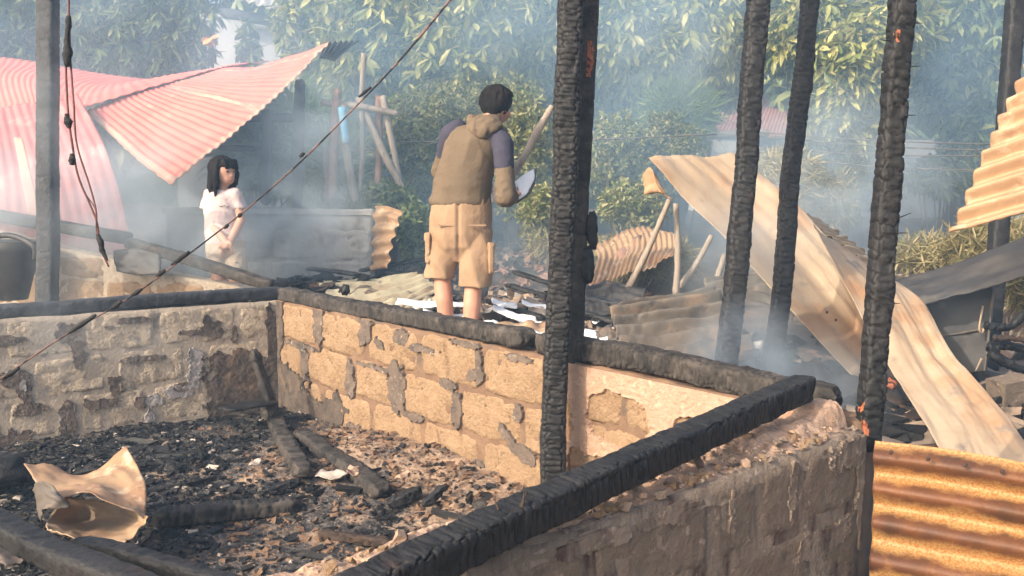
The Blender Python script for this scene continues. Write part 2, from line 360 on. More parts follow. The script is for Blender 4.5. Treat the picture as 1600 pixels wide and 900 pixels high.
# ground sheet
sx = np.sinh(np.linspace(-1, 1, 181) * 4.2) / math.sinh(4.2) * 160
sy = np.concatenate([np.linspace(-60, -2, 20), np.linspace(-1.5, 12, 150), np.linspace(12.5, 220, 40)])
X, Y = np.meshgrid(sx, sy)
Z = gh(X, Y) + .05 * fbm(np.stack([X * 1.3, Y * 1.3, X * 0], -1), 4, 3) * sstep(0, .4, gh(X, Y))
g = mk('ground', np.stack([X, Y, Z], -1).reshape(-1, 3), grid_faces(len(sy), len(sx)), M['ground']); tag(g, kind='structure', label='sooty brown earth around the burnt house')

# room floor (debris bed)
ns, nt_ = 150, 140
S, T = np.meshgrid(np.linspace(0.0, 3.62, ns), np.linspace(0.0, 3.4, nt_))
XF = C0.x + UB.x * S + WLd.x * T; YF = C0.y + UB.y * S + WLd.y * T
bank = .11 * np.exp(-(T / .42) ** 2) * sstep(.15, 1.6, S) + .07 * np.exp(-(((S - .7) / .6) ** 2 + ((T - .9) / .6) ** 2))
ZF = .03 + bank + .05 * fbm(np.stack([XF * 3, YF * 3, XF * 0], -1), 4, 21) + .018 * fbm(np.stack([XF * 14, YF * 14, XF * 0], -1), 3, 31)
tan = .62 * np.exp(-(T / .55) ** 2) * sstep(.1, .9, S) + .35 * np.exp(-(((S - 1.7) / .7) ** 2 + ((T - .95) / .45) ** 2)) + .1
fl = mk('floor', np.stack([XF, YF, ZF], -1).reshape(-1, 3), grid_faces(nt_, ns), M['floor'], attr=('tan', tan.reshape(-1))); tag(fl, kind='structure', label='floor of charcoal and ash inside the burnt room')
def fz(p):
    d = Vector((p[0], p[1])) - C0
    det = UB.x * WLd.y - UB.y * WLd.x
    s = (d.x * WLd.y - d.y * WLd.x) / det; t = (UB.x * d.y - UB.y * d.x) / det
    i = int(np.clip(t / 3.4 * (nt_ - 1), 0, nt_ - 1)); j = int(np.clip(s / 3.62 * (ns - 1), 0, ns - 1))
    return float(ZF[i, j])
def GF(px, py, dz=0):
    p = G(px, py, .08)
    for _ in range(3): p = G(px, py, fz(p) + dz)
    return p

# loose char chips: nobody could count them
def chips(n, cx, a, asp, tilt):
    """n little jittered boxes at cx (n,3) with size a (n,)"""
    cube = np.array([(x, y, z) for z in (-.5, .5) for x, y in ((-.5, -.5), (.5, -.5), (.5, .5), (-.5, .5))])
    q = cube[None] * (1 + NPR.uniform(-.4, .4, (n, 8, 3))) * (a[:, None] * np.stack([NPR.uniform(*asp[0], n), NPR.uniform(*asp[1], n), NPR.uniform(*asp[2], n)], -1))[:, None]
    rz, rx = NPR.uniform(0, 6.3, n), NPR.uniform(-tilt, tilt, n)
    y, z = q[..., 1] * np.cos(rx)[:, None] - q[..., 2] * np.sin(rx)[:, None], q[..., 1] * np.sin(rx)[:, None] + q[..., 2] * np.cos(rx)[:, None]
    x = q[..., 0]; X_ = x * np.cos(rz)[:, None] - y * np.sin(rz)[:, None]; Y_ = x * np.sin(rz)[:, None] + y * np.cos(rz)[:, None]
    V = (np.stack([X_, Y_, z], -1) + cx[:, None]).reshape(-1, 3)
    Fq = np.array([[3, 2, 1, 0], [4, 5, 6, 7], [0, 1, 5, 4], [1, 2, 6, 5], [2, 3, 7, 6], [3, 0, 4, 7]])
    return V, (np.arange(n)[:, None, None] * 8 + Fq[None]).reshape(-1, 4)
n = 60000
s_ = NPR.uniform(.03, 3.5, n); t_ = NPR.random(n) ** 1.1 * 3.0 + .02
i_, j_ = (t_ / 3.4 * (nt_ - 1)).astype(int), (s_ / 3.62 * (ns - 1)).astype(int)
cx = np.stack([C0.x + UB.x * s_ + WLd.x * t_, C0.y + UB.y * s_ + WLd.y * t_, ZF[i_, j_] + .002], -1)
pw = tan[i_, j_] + .55 * fbm(cx * np.array([4, 4, 0]) + 3, 3, 17)
keep = (pw < .34) | (NPR.random(n) < .30); cx, pw = cx[keep], pw[keep]; n = len(cx)
a = NPR.random(n) ** 4 * .019 + .004
V, Fq = chips(n, cx, a, ((.8, 2.6), (.6, 1.3), (.3, .9)), .7)
u_ = NPR.random(n); m_ = np.where(u_ < .78, 0, np.where(u_ < .96, 4, np.where(u_ < .97, 3, 1)))
m_ = np.where((pw > .46) & (NPR.random(n) < .7), 2, m_)
o = mk('charcoal_chips', V, Fq, [M['char'], M['ash'], M['mortar_tan'], M['burnt_brown'], M['char_grey']], smooth=False, mi=np.repeat(m_, 6).tolist())
tag(o, 'small black charcoal chips strewn over the burnt room floor', kind='stuff')

n = 260
s_ = NPR.uniform(.1, 3.4, n); t_ = NPR.random(n) * 2.6 + .1
i_, j_ = (t_ / 3.4 * (nt_ - 1)).astype(int), (s_ / 3.62 * (ns - 1)).astype(int)
cx = np.stack([C0.x + UB.x * s_ + WLd.x * t_, C0.y + UB.y * s_ + WLd.y * t_, ZF[i_, j_] + .006], -1)
V, Fq = chips(n, cx, NPR.random(n) ** 2 * .03 + .018, ((1.2, 4.0), (.5, 1.2), (.4, .9)), .6)
o = mk('charcoal_lumps', V, Fq, [M['char'], M['char_grey'], M['burnt_brown']], smooth=False, mi=np.repeat(np.where(NPR.random(n) < .6, 0, np.where(NPR.random(n) < .9, 1, 2)), 6).tolist()); tag(o, 'larger charcoal lumps lying among the chips on the burnt floor', kind='stuff')
# ------------------------------------------------------------------ block walls
class Wall:
    def __init__(s, O, d, n): s.O, s.d, s.n = Vector(O), Vector(d).normalized(), Vector(n).normalized()
    def tz(s, px, py):
        r = ray(px, py); k = ((s.O.x - CAM.x) * s.n.x + (s.O.y - CAM.y) * s.n.y) / (r.x * s.n.x + r.y * s.n.y)
        p = CAM + r * k; return ((p.x - s.O.x) * s.d.x + (p.y - s.O.y) * s.d.y, p.z)
    def w(s, t, z, o):
        t, z, o = np.broadcast_arrays(np.asarray(t, float), np.asarray(z, float), np.asarray(o, float))
        return np.stack([s.O.x + s.d.x * t + s.n.x * o, s.O.y + s.d.y * t + s.n.y * o, z], -1)
def block(wall, t0, t1, z0, z1, m, parent, seed, rough=.007, name='block', label=None):
    nx, nz = max(7, int((t1 - t0) / .0125)), max(6, int((z1 - z0) / .0125))
    A, B = np.meshgrid(np.linspace(-1, 1, nx), np.linspace(-1, 1, nz))
    k = 1 - .10 * (np.abs(A) ** 3 * np.abs(B) ** 3)
    t = (t0 + t1) / 2 + A * k * ((t1 - t0) / 2 + .006); z = (z0 + z1) / 2 + B * k * ((z1 - z0) / 2 + .004)
    q = np.stack([t, z, t * 0 + seed * 3.1], -1)
    t = t + .014 * fbm(q * 11, 3, seed); z = z + .014 * fbm(q * 11, 3, seed + 50)
    edge = np.maximum(np.abs(A), np.abs(B))
    pit = fbm(q * 38, 3, seed + 19)
    o = .005 + rough * 1.5 * fbm(q * 11, 4, seed + 9) + rough * .7 * pit - rough * 1.2 * sstep(.25, .6, fbm(q * 26, 2, seed + 29)) - .011 * sstep(.94, 1.0, edge + .05 * fbm(q * 20, 2, seed + 4))
    V = wall.w(t, z, o).reshape(-1, 3); Fc = grid_faces(nz, nx)
    # sides go back into the wall
    ring = [i for i in range(nx)] + [r * nx + nx - 1 for r in range(1, nz)] + [(nz - 1) * nx + i for i in range(nx - 2, -1, -1)] + [r * nx for r in range(nz - 2, 0, -1)]
    nb = len(V); back = V[ring] + np.array([wall.n.x, wall.n.y, 0]) * -.05
    V = np.vstack([V, back]); L = len(ring)
    Fc += [[ring[i], nb + i, nb + (i + 1) % L, ring[(i + 1) % L]] for i in range(L)] + [list(range(nb + L - 1, nb - 1, -1))]
    ob = mk(name, V, Fc, m, parent, True)
    if label: ob['label'] = label
    return ob
def core(wall, t0, t1, z0, ztop, th, m, parent, seed, off=-.003, name='mortar'):
    nx, nz = int((t1 - t0) / .03) + 2, 22
    tt = np.linspace(t0, t1, nx); T_, K = np.meshgrid(tt, np.linspace(0, 1, nz))
    zt = (ztop(tt) if callable(ztop) else np.full(nx, ztop)) + .006 * fbm(np.stack([tt * 9, tt * 0, tt * 0 + seed], -1), 3, seed)
    Zm = z0 + K * (zt[None] - z0); q = np.stack([T_ * 14, Zm * 14, T_ * 0 + seed], -1)
    front = wall.w(T_, Zm, off + .006 * fbm(q, 4, seed))
    nt2 = 6
    K2 = np.linspace(0, 1, nt2)[1:, None]
    top = wall.w(np.broadcast_to(tt, (nt2 - 1, nx)), zt[None] + .012 * fbm(np.stack([np.broadcast_to(tt, (nt2 - 1, nx)) * 20, K2 * 3 + tt[None] * 0, tt[None] * 0 + K2 * 0 + 4.], -1), 4, seed + 3), off - K2 * th + tt[None] * 0)
    back = wall.w(tt, np.full(nx, z0), off - th)[None]
    V = np.concatenate([front, top, back]).reshape(-1, 3); nr = nz + nt2
    Fc = grid_faces(nr, nx)
    Fc += [[r * nx for r in range(nr)], [r * nx + nx - 1 for r in range(nr - 1, -1, -1)]]
    return mk(name, V, Fc, m, parent, True)
def layer(wall, name, m, parent, t0, t1, z0, z1, blobs, thick=.012, nz_amp=1.25, seed=0, holes=None, res=.0075, full=False, label=None):
    nx, nz = int((t1 - t0) / res) + 2, int((z1 - z0) / res) + 2
    T_, Zm = np.meshgrid(np.linspace(t0, t1, nx), np.linspace(z0, z1, nz))
    q = np.stack([T_ * 13, Zm * 13, T_ * 0 + seed], -1)
    def fld(bl):
        f = np.full(T_.shape, -9.0)
        for b in bl:
            px, py, rx, ry = b[:4]; a = b[4] if len(b) > 4 else 0
            tc, zc = wall.tz(px, py); rt = abs(wall.tz(px + rx, py)[0] - wall.tz(px - rx, py)[0]) / 2; rz = abs(wall.tz(px, py + ry)[1] - wall.tz(px, py - ry)[1]) / 2
            dt, dz = T_ - tc, Zm - zc; c_, s_ = math.cos(a), math.sin(a)
            f = np.maximum(f, 1 - (np.abs((dt * c_ + dz * s_) / rt) ** 2.6 + np.abs((-dt * s_ + dz * c_) / rz) ** 2.6) ** (1 / 2.6))
        return f
    mk_ = np.full(T_.shape, .7) if full else fld(blobs)
    if holes: mk_ = np.minimum(mk_, -fld(holes))
    mk_ = mk_ + nz_amp * (.42 * fbm(q * .8, 3, seed + 5) + .42 * fbm(q * 2.6, 4, seed + 6))
    k = sstep(0.0, .07, mk_)
    o = -.04 + (thick + .04) * k + k * (.0045 * fbm(q * .9, 4, seed + 8) + .002 * fbm(q * 5, 2, seed + 2) + .0035 * sstep(.2, 0, mk_))
    ob = mk(name, wall.w(T_, Zm, o).reshape(-1, 3), grid_faces(nz, nx), m, parent, False)
    if label: ob['label'] = label
    return ob
def rows(wall, courses, m, parent, seed, rough=.007):
    k = seed
    for z0, z1, spans in courses:
        for a, b in spans:
            k += 1; block(wall, a, b, z0, z1, m, parent, k, rough)

ZC = [(.06, .258), (.27, .468), (.48, .678)]
# --- back wall (tan, sunlit)
BW = Wall(C0, UB, NB)
bw = empty('block_wall', (C0.x + UB.x * 1.75, C0.y + UB.y * 1.75, 0), 'sunlit tan block wall with chipped plaster running from the corner past the tall double post', 'wall', None)
core(BW, -.12, 3.62, 0, .69, .12, M['mortar_tan'], bw, 1)
def pxs(wall, y, *xs): return [wall.tz(x, y)[0] for x in xs]
r1 = [(440, 494), (502, 569), (577, 651), (659, 750), (757, 850)]
r2 = [(430, 470), (482, 544), (556, 613), (633, 712), (722, 813), (819, 850)]
r3 = [(436, 500), (508, 578), (584, 657), (663, 746), (757, 845)]
sp1 = [pxs(BW, 500 + (a - 440) * .23 + 22, a, b) for a, b in r1]; sp2 = [pxs(BW, 560 + (a - 440) * .28, a, b) for a, b in r2]; sp3 = [pxs(BW, 620 + (a - 440) * .32, a, b) for a, b in r3]
for lst, st in ((sp1, 0), (sp2, .1), (sp3, .05)):
    x = lst[-1][1] + .03 + st
    while x < 3.5: lst.append([x, min(x + .385, 3.55)]); x += .41
rows(BW, [(ZC[2][0], ZC[2][1], sp1), (ZC[1][0], ZC[1][1], sp2), (ZC[0][0], ZC[0][1], sp3)], M['block'], bw, 100, .008)
layer(BW, 'plaster', M['plaster_sooty'], bw, .0, 2.3, .05, .69,
      [(499, 500, 8, 40), (505, 476, 12, 8), (573, 515, 9, 26), (594, 538, 9, 10), (628, 528, 13, 16), (660, 545, 30, 8), (733, 537, 30, 7), (750, 575, 6, 30), (478, 565, 7, 26), (549, 590, 7, 30),
       (623, 605, 15, 44), (645, 650, 15, 8), (700, 600, 14, 9), (716, 640, 8, 32), (745, 585, 14, 10), (812, 645, 7, 16), (470, 540, 30, 5), (590, 575, 34, 5), (815, 560, 22, 7), (580, 690, 26, 18), (600, 700, 16, 16), (748, 745, 15, 28), (800, 690, 30, 10, -.6), (826, 715, 14, 14), (660, 720, 12, 18), (560, 675, 18, 12)], seed=3)
layer(BW, 'plaster', M['plaster_black'], bw, .0, 1.4, .05, .69, [(432, 540, 12, 130), (480, 640, 48, 32), (455, 600, 30, 30), (525, 640, 24, 24), (440, 500, 5, 50)], seed=14, label='soot blackened plaster at the corner')
layer(BW, 'plaster', M['plaster_pink'], bw, 2.36, 3.56, .05, .69, [], full=True, thick=.016, nz_amp=.35, seed=7,
      holes=[(966, 655, 46, 38), (945, 740, 42, 22), (905, 730, 14, 30), (1085, 668, 26, 14), (890, 660, 8, 30)], label='pinkish tan plaster with holes down to the blocks')
# --- left wall (grey, in shade)
LW = Wall(C0, WLd, NL)
lw = empty('block_wall', (C0.x + WLd.x * 1.2, C0.y + WLd.y * 1.2, 0), 'shaded grey block wall under the long smoky beam left of the corner', 'wall', None)
core(LW, -.1, 2.7, 0, .69, .12, M['mortar_grey'], lw, 2, off=.003)
sp1 = [pxs(LW, 510, a, b)[::-1] for a, b in ((375, 425), (249, 366), (133, 240), (10, 118))]
sp2 = [pxs(LW, 590, a, b)[::-1] for a, b in ((325, 425), (186, 290), (52, 165))]
sp3 = [pxs(LW, 660, a, b)[::-1] for a, b in ((240, 330), (130, 228), (15, 100))]
for lst in (sp1, sp2, sp3):
    x = lst[-1][1] + .03
    while x < 2.55: lst.append([x, x + .385]); x += .41
rows(LW, [(ZC[2][0], ZC[2][1], sp1), (ZC[1][0], ZC[1][1], sp2), (ZC[0][0], ZC[0][1], sp3)], M['block_grey'], lw, 200, .0065)
layer(LW, 'plaster', M['plaster_sooty'], lw, .0, 2.3, .04, .69,
      [(105, 520, 22, 16), (122, 555, 12, 26), (10, 532, 40, 8), (20, 590, 30, 14), (38, 610, 14, 26), (180, 602, 14, 22), (160, 630, 32, 11), (105, 660, 14, 34), (45, 640, 24, 10), (210, 500, 36, 6),
       (170, 512, 9, 6), (218, 628, 12, 9), (282, 605, 14, 9), (300, 520, 30, 6), (220, 560, 40, 6), (365, 520, 6, 14), (60, 715, 80, 14), (20, 690, 30, 20), (190, 690, 40, 12)], seed=33)
layer(LW, 'plaster', M['plaster_black'], lw, .0, 1.9, .04, .69, [(375, 600, 62, 55), (330, 515, 20, 14), (322, 503, 8, 14), (423, 560, 8, 100), (380, 640, 60, 22), (366, 525, 5, 13), (190, 700, 42, 10)], seed=41, label='soot blackened plaster low in the corner')
layer(LW, 'plaster', M['plaster_pale'], lw, .3, 1.6, .04, .69, [(306, 560, 16, 18), (302, 585, 10, 22), (275, 612, 22, 10), (240, 625, 22, 11), (234, 655, 9, 22), (36, 605, 8, 20), (100, 650, 9, 14)], seed=45, label='pale grey remains of plaster')
# --- near wall (right front, brown, in shade)
NWd = Vector((-.758, -.652)).normalized(); NWn = Vector((.652, -.758)).normalized()
NWo = Vector((1.011, 2.506))
NW = Wall(NWo, NWd, NWn)
nw = empty('block_wall', (.5, 2.05, 0), 'scorched brown block wall with a broken mortar cap in the right foreground', 'wall', None)
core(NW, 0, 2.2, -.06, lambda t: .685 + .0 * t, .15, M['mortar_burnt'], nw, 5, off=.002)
sp1 = [[.03, .30], [.325, .50], [.53, .70], [.725, 1.1], [1.13, 1.5], [1.53, 1.9]]
sp2 = [[.015, .24], [.26, .64], [.665, 1.04], [1.07, 1.45], [1.48, 1.85]]
sp3 = [[.02, .4], [.43, .81], [.84, 1.22], [1.25, 1.62]]
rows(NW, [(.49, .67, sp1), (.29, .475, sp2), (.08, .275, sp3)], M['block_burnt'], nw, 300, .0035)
layer(NW, 'plaster', M['mortar_burnt'], nw, 0.0, 1.7, .1, .685, [(1330, 700, 34, 26), (1236, 755, 7, 50), (1140, 800, 6, 50), (1348, 770, 12, 90), (1060, 800, 24, 16), (920, 850, 60, 16), (1280, 845, 40, 24)], seed=61, thick=.009)
# broken mortar cap and the lump of plaster at the far end of its top
tt = np.linspace(-.02, 2.0, 330); oo = np.linspace(.0, -.165, 34)
T_, O_ = np.meshgrid(tt, oo)
q = np.stack([T_ * 7, O_ * 7, T_ * 0], -1)
hcap = .004 + .006 * sstep(-.02, -.08, O_) + .010 * fbm(q, 4, 71) + .015 * fbm(q * 3.2, 5, 72) - .010 * sstep(.2, .5, fbm(q * 5, 3, 74)) + .012 * np.abs(fbm(q * 1.7, 3, 75)) * sstep(.8, .3, T_) + (.022 * sstep(.62, .4, T_) + .032 * sstep(.11, .04, T_ + .05 * fbm(q * 1.5, 3, 77))) * sstep(-.035, -.075, O_ + .03 * fbm(q * 1.3, 3, 78))
hcap = np.where((O_ > -.004) | (O_ < -.16), -.03, hcap)
mk('mortar_cap', NW.w(T_, .685 + hcap, O_ - .012).reshape(-1, 3), grid_faces(34, 330), M['plaster_pink'], nw, False)
n = 420
t_, o_ = NPR.random(n) * 1.7, -NPR.random(n) * .15
cx = NW.w(t_, .70 + .02 * NPR.random(n) * (o_ < -.03), o_)
V, Fq = chips(n, cx, NPR.random(n) ** 4 * .018 + .004, ((.8, 1.8), (.7, 1.3), (.5, 1.0)), .8)
o = mk('mortar_crumbs', V, Fq, [M['block'], M['plaster_pink'], M['mortar_burnt']], nw, False, mi=np.repeat(NPR.integers(0, 3, n), 6).tolist()); o['kind'] = 'stuff'
tt = np.linspace(0, 1.9, 190); oo = np.linspace(.006, -.07, 10)
T_, O_ = np.meshgrid(tt, oo); q = np.stack([T_ * 12, O_ * 12, T_ * 0], -1)
hr = .008 + .010 * fbm(q * .5, 3, 81) + .013 * fbm(q * 2.2, 4, 82) - .05 * sstep(-.03, -.07, O_) - .05 * sstep(-.005, .006, O_)
mk('mortar_rim', NW.w(T_, .68 + hr, O_).reshape(-1, 3), grid_faces(10, 190), M['mortar_burnt'], nw, True)

# ------------------------------------------------------------------ charred timber
def timber(name, a, b, w_, h_, m, parent=None, up=(0, 0, 1), cell=(.055, .034), depth=.008, seed=0, n=30, ends=(1, 1), wob=.012, step=.012, sq=.45, smooth=True):
    a, b = Vector(a), Vector(b); d = (b - a); L = d.length; d.normalize()
    s = d.cross(Vector(up)).normalized(); u = s.cross(d)
    nr = max(6, int(L / step)); v = np.linspace(0, L, nr); ang = np.linspace(0, 2 * math.pi, n, endpoint=False)
    cx = np.sign(np.cos(ang)) * np.abs(np.cos(ang)) ** sq * w_ / 2; cy = np.sign(np.sin(ang)) * np.abs(np.sin(ang)) ** sq * h_ / 2
    per = np.concatenate([[0], np.cumsum(np.hypot(np.diff(cx), np.diff(cy)))])
    Vv, Pp = np.meshgrid(v, per, indexing='ij')
    jig = fbm(np.stack([Vv * 11, Pp * 11, Vv * 0 + seed], -1), 3, seed) * .75
    f1, f2 = worley(Pp / cell[0] + jig, Vv / cell[1] + jig, seed)
    crack = sstep(.0, .15, f2 - f1)
    nz = fbm(np.stack([Vv * 40, Pp * 40, Vv * 0 + seed], -1), 3, seed + 3)
    big = fbm(np.stack([Vv * 4, Pp * 6, Vv * 0 + seed + .5], -1), 3, seed + 6)
    disp = -depth * (1 - crack) + depth * .16 * (1 - f1) * crack + depth * .45 * nz + depth * .5 * fbm(np.stack([Vv * 18, Pp * 18, Vv * 0 + seed + 2.], -1), 2, seed + 8) + depth * .8 * big
    rr = np.hypot(cx, cy); nx_, ny_ = cx / rr, cy / rr
    X_ = cx[None] + nx_[None] * disp; Y_ = cy[None] + ny_[None] * disp
    e = np.ones(nr); ed = .03
    if ends[0]: e = np.minimum(e, .55 + .45 * sstep(0, ed, v))
    if ends[1]: e = np.minimum(e, .55 + .45 * sstep(0, ed, L - v))
    wx = wob * fbm(np.stack([v * 1.6, v * 0, v * 0 + seed], -1), 2, seed + 30); wy = wob * fbm(np.stack([v * 1.6, v * 0 + 9, v * 0 + seed], -1), 2, seed + 31)
    X_ = X_ * e[:, None] + wx[:, None]; Y_ = Y_ * e[:, None] + wy[:, None]
    D = v[:, None] + .02 * fbm(np.stack([X_ * 30, Y_ * 30, X_ * 0], -1), 2, seed) * ((v[:, None] < .05) | (v[:, None] > L - .05))
    A, S_, U_, DD = np.array(a), np.array(s), np.array(u), np.array(d)
    V = (A + D[..., None] * DD + X_[..., None] * S_ + Y_[..., None] * U_).reshape(-1, 3)
    c0 = A + DD * .008 + S_ * wx[0] + U_ * wy[0]; c1 = A + DD * (L - .008) + S_ * wx[-1] + U_ * wy[-1]
    Fc = grid_faces(nr, n, True); k = len(V); V = np.vstack([V, c0, c1])
    Fc += [[k, (j + 1) % n, j] for j in range(n)] + [[k + 1, (nr - 1) * n + j, (nr - 1) * n + (j + 1) % n] for j in range(n)]
    ck = np.clip(crack * (1 - .5 * f1) * (.75 + .6 * _h(np.floor(Pp / cell[0] + jig).astype(np.int64), np.floor(Vv / cell[1] + jig).astype(np.int64), np.zeros(Vv.shape, np.int64), seed)), 0, 1)
    return mk(name, V, Fc, m, parent, smooth, attr=('crack', np.concatenate([ck.reshape(-1), [.3, .3]])))
def v2(p2, z): return Vector((p2.x, p2.y, z))
def splinters(parent, pts, m, ln=.03, r=.0025):
    for p, dr in pts:
        V, Fc = tube([p, Vector(p) + Vector(dr) * ln], [r, r * .3], 5, 3); mk('splinter', V, Fc, m, parent)

# wall plates (beams on the walls)
o = timber('charred_beam', v2(C0 + UB * -.04 - NB * .05, .73), v2(C0 + UB * 2.17 - NB * .05, .738), .10, .078, M['char_grey'], seed=3, cell=(.045, .022), depth=.009, step=.005, n=40)
tag(o, 'charred beam lying on the tan wall between the corner and the tall double post', 'beam', 'charred beams on the walls')
o = timber('charred_beam', v2(C0 + UB * 2.2 - NB * .06, .742), v2(C0 + UB * 3.52 - NB * .06, .735), .105, .09, M['char_grey'], seed=5, cell=(.045, .021), depth=.010, step=.0045, n=44)
tag(o, 'charred beam on the pink plastered wall right of the tall double post', 'beam', 'charred beams on the walls')
o = timber('charred_beam', v2(C0 + WLd * -.06 - NL * .05, .732), v2(C0 + WLd * 2.6 - NL * .05, .728), .095, .072, M['char_plank'], seed=8, cell=(.12, .05), depth=.004, step=.012)
tag(o, 'smooth smoky grey beam lying along the top of the shaded left wall', 'beam', 'charred beams on the walls')
a, b = G(1260, 603, .80), G(520, 950, .735)
o = timber('charred_beam', a, b, .072, .070, M['char'], seed=12, cell=(.036, .02), depth=.007, step=.0035, n=56, wob=.006, sq=.28)
tag(o, 'long black charred beam slanting across the foreground above the brown wall', 'beam', 'charred beams on the walls')
splinters(o, [(G(815, 806, .77), (.1, 0, 1)), (G(808, 806, .77), (.4, .2, 1)), (G(784, 812, .77), (-.3, .2, .8))], M['burnt_brown'], .045, .004)
o = timber('burnt_chunk', P(538, 463, 4.72), P(541, 455, 4.72) + Vector((0, 0, .03)), .055, .05, M['char'], seed=15, n=14); tag(o, 'small black burnt lump sitting on the beam left of the standing man', 'burnt lump')
splinters(o, [(P(536, 458, 4.7), (-.6, 0, 1)), (P(546, 460, 4.7), (.8, 0, .6))], M['char'], .05, .003)

# posts
root = empty('charred_post', P(864, 775, 3.44), 'tall double charred post rising in front of the tan wall', 'post', 'charred posts')
timber('post_front', P(862, 790, 3.44), P(903, -330, 3.30), .092, .10, M['char'], root, up=(0, -1, 0), seed=21, cell=(.03, .023), depth=.010, step=.0042, n=60, wob=.008)
pback = timber('post_back', P(893, 600, 3.56), P(932, -300, 3.42), .075, .085, M['char_grey'], root, up=(0, -1, 0), seed=22, cell=(.03, .06), depth=.004, step=.008, n=40)
PATCH_LATER = (pback, [(P(921, 92, 3.43), (.016, .075))])
for (x0, y0, x1, y1) in ((921, 330, 923, 388), (920, 385, 922, 440)):
    timber('burnt_flap', P(x0, y0, 3.5), P(x1, y1, 3.5), .045, .05, M['char'], root, up=(0, -1, 0), seed=x0 + y1, n=16)
posts = [((1128, 640), (1215, -300), 4.45, .104, 'charred post standing in the smoke, left one of the pair before the bent pale sheet', M['char'], (.05, .045)),
         ((1200, 640), (1298, -300), 4.8, .092, 'charred post standing in the smoke, right one of the pair before the bent pale sheet', M['char'], (.05, .045))]
for i, (p0, p1, D, w_, lab, m, c) in enumerate(posts):
    pb = P(*p0, D); pb.z = ghz(pb, -.05)
    o = timber('charred_post', P(p0[0], p0[1], D), P(*p1, D), w_, w_, m, up=(0, -1, 0), seed=31 + i, cell=(.03, .032), depth=.009, step=.006, n=44, wob=.012)
    tag(o, lab, 'post', 'charred posts')
root = empty('charred_post', P(1353, 690, 2.72), 'charred post with orange bare wood patches at the right end of the tan wall', 'post', 'charred posts')
pshaft = timber('post_shaft', P(1353, 705, 2.70), P(1434, -330, 2.58), .068, .070, M['char'], root, up=(0, -1, 0), seed=41, cell=(.032, .034), depth=.008, step=.005, n=48, wob=.008)
def patch(o, pts, m):
    o.data.materials.append(m); loc = np.array(WL[o.name])
    for p in o.data.polygons:
        c = np.array(p.center) + loc
        for q_, r in pts:
            d = (c - np.array(q_)) / np.array([r[0], r[0], r[1]])
            if np.linalg.norm(d) + .5 * float(fbm(c[None] * 40, 2, 3)[0]) < 1: p.material_index = 1
patch(pshaft, [(P(1338, 640, 2.66), (.024, .045)), (P(1344, 672, 2.66), (.022, .035)), (P(1403, 58, 2.575), (.019, .03))], M['bare_wood']); patch(*PATCH_LATER, M['bare_wood'])
splinters(root, [(P(1424, 36, 2.6), (1, 0, 0)), (P(1392, 64, 2.6), (-1, 0, .1)), (P(1420, 104, 2.6), (1, 0, .05)), (P(1412, 180, 2.6), (1, 0, 0)), (P(1405, 340, 2.62), (1, 0, .4)), (P(1402, 364, 2.62), (1, 0, .0)), (P(1398, 412, 2.62), (1, 0, .3)), (P(1388, 474, 2.62), (1, 0, .0))], M['char'], .035)
o = timber('charred_post', P(75, 520, 5.75), P(73, -300, 5.75), .118, .118, M['char_plank'], up=(0, -1, 0), seed=51, cell=(.06, .05), depth=.004); tag(o, 'grey smoky post standing behind the shaded left wall, leftmost of the posts', 'post', 'charred posts')
o = timber('charred_post', P(1540, 640, 5.4), P(1604, -250, 5.4), .098, .098, M['char'], up=(0, -1, 0), seed=52, cell=(.06, .06), depth=.005); tag(o, 'dark post at the far right passing behind the hanging rusty sheet', 'post', 'charred posts')

# timbers on the room floor and leaning in the corner
def log(px0, py0, px1, py1, w_, lab, seed, m='char_grey', dz0=.03, dz1=.03, h_=None, c=(.05, .03)):
    o = timber('burnt_timber', GF(px0, py0, dz0), GF(px1, py1, dz1), w_, h_ or w_ * .8, M[m], seed=seed, n=26, cell=c, depth=.012, step=.008); return tag(o, lab, 'burnt timber', 'burnt timbers in the room')
log(238, 812, 468, 788, .085, 'thick burnt log lying flat beside the crumpled metal sheet', 61, 'char_grey')
log(420, 640, 472, 742, .085, 'burnt timber lying at the foot of the leaning plank in the corner', 62, 'char_grey')
log(470, 678, 598, 770, .085, 'burnt timber lying along the foot of the sunlit tan wall', 63, 'char_grey', c=(.05, .022))
log(408, 768, 472, 750, .035, 'thin black stick behind the thick burnt log', 64, 'char')
log(605, 790, 655, 765, .06, 'short black chunk of timber before the tan wall, left of the double post', 65, 'char')
log(660, 792, 700, 760, .04, 'small burnt stump near the foot of the double post', 66, 'char')
log(500, 835, 610, 850, .04, 'thin burnt stick near the long slanting foreground beam', 67, 'burnt_brown')
o = timber('leaning_plank', P(428, 650, 4.9), P(396, 545, 4.88), .075, .04, M['char_grey'], seed=68, n=20); tag(o, 'burnt plank leaning up in the sooty corner of the room', 'burnt timber', 'burnt timbers in the room')
o = timber('burnt_board', P(345, 640, 4.65), P(428, 628, 4.9), .14, .02, M['char'], seed=69, n=20); tag(o, 'flat black burnt board on the heap in the room corner', 'burnt timber', 'burnt timbers in the room')
o = timber('charred_beam', P(-80, 790, 2.5), P(330, 975, 1.75), .072, .062, M['char'], seed=71, n=34, cell=(.03, .045), depth=.004, step=.01); tag(o, 'black cracked beam crossing the bottom left corner of the view', 'beam', 'charred beams on the floor')
o = timber('charred_beam', P(120, 850, 2.45), P(420, 935, 2.0), .05, .05, M['char'], seed=72, n=26, depth=.006); tag(o, 'thin black beam just behind the black cracked beam', 'beam', 'charred beams on the floor')
o = timber('burnt_chunk', GF(-10, 730, .02), GF(12, 735, .16), .16, .12, M['char'], seed=73, n=22, depth=.014); tag(o, 'black burnt lump against the left wall at the view edge', 'burnt lump')

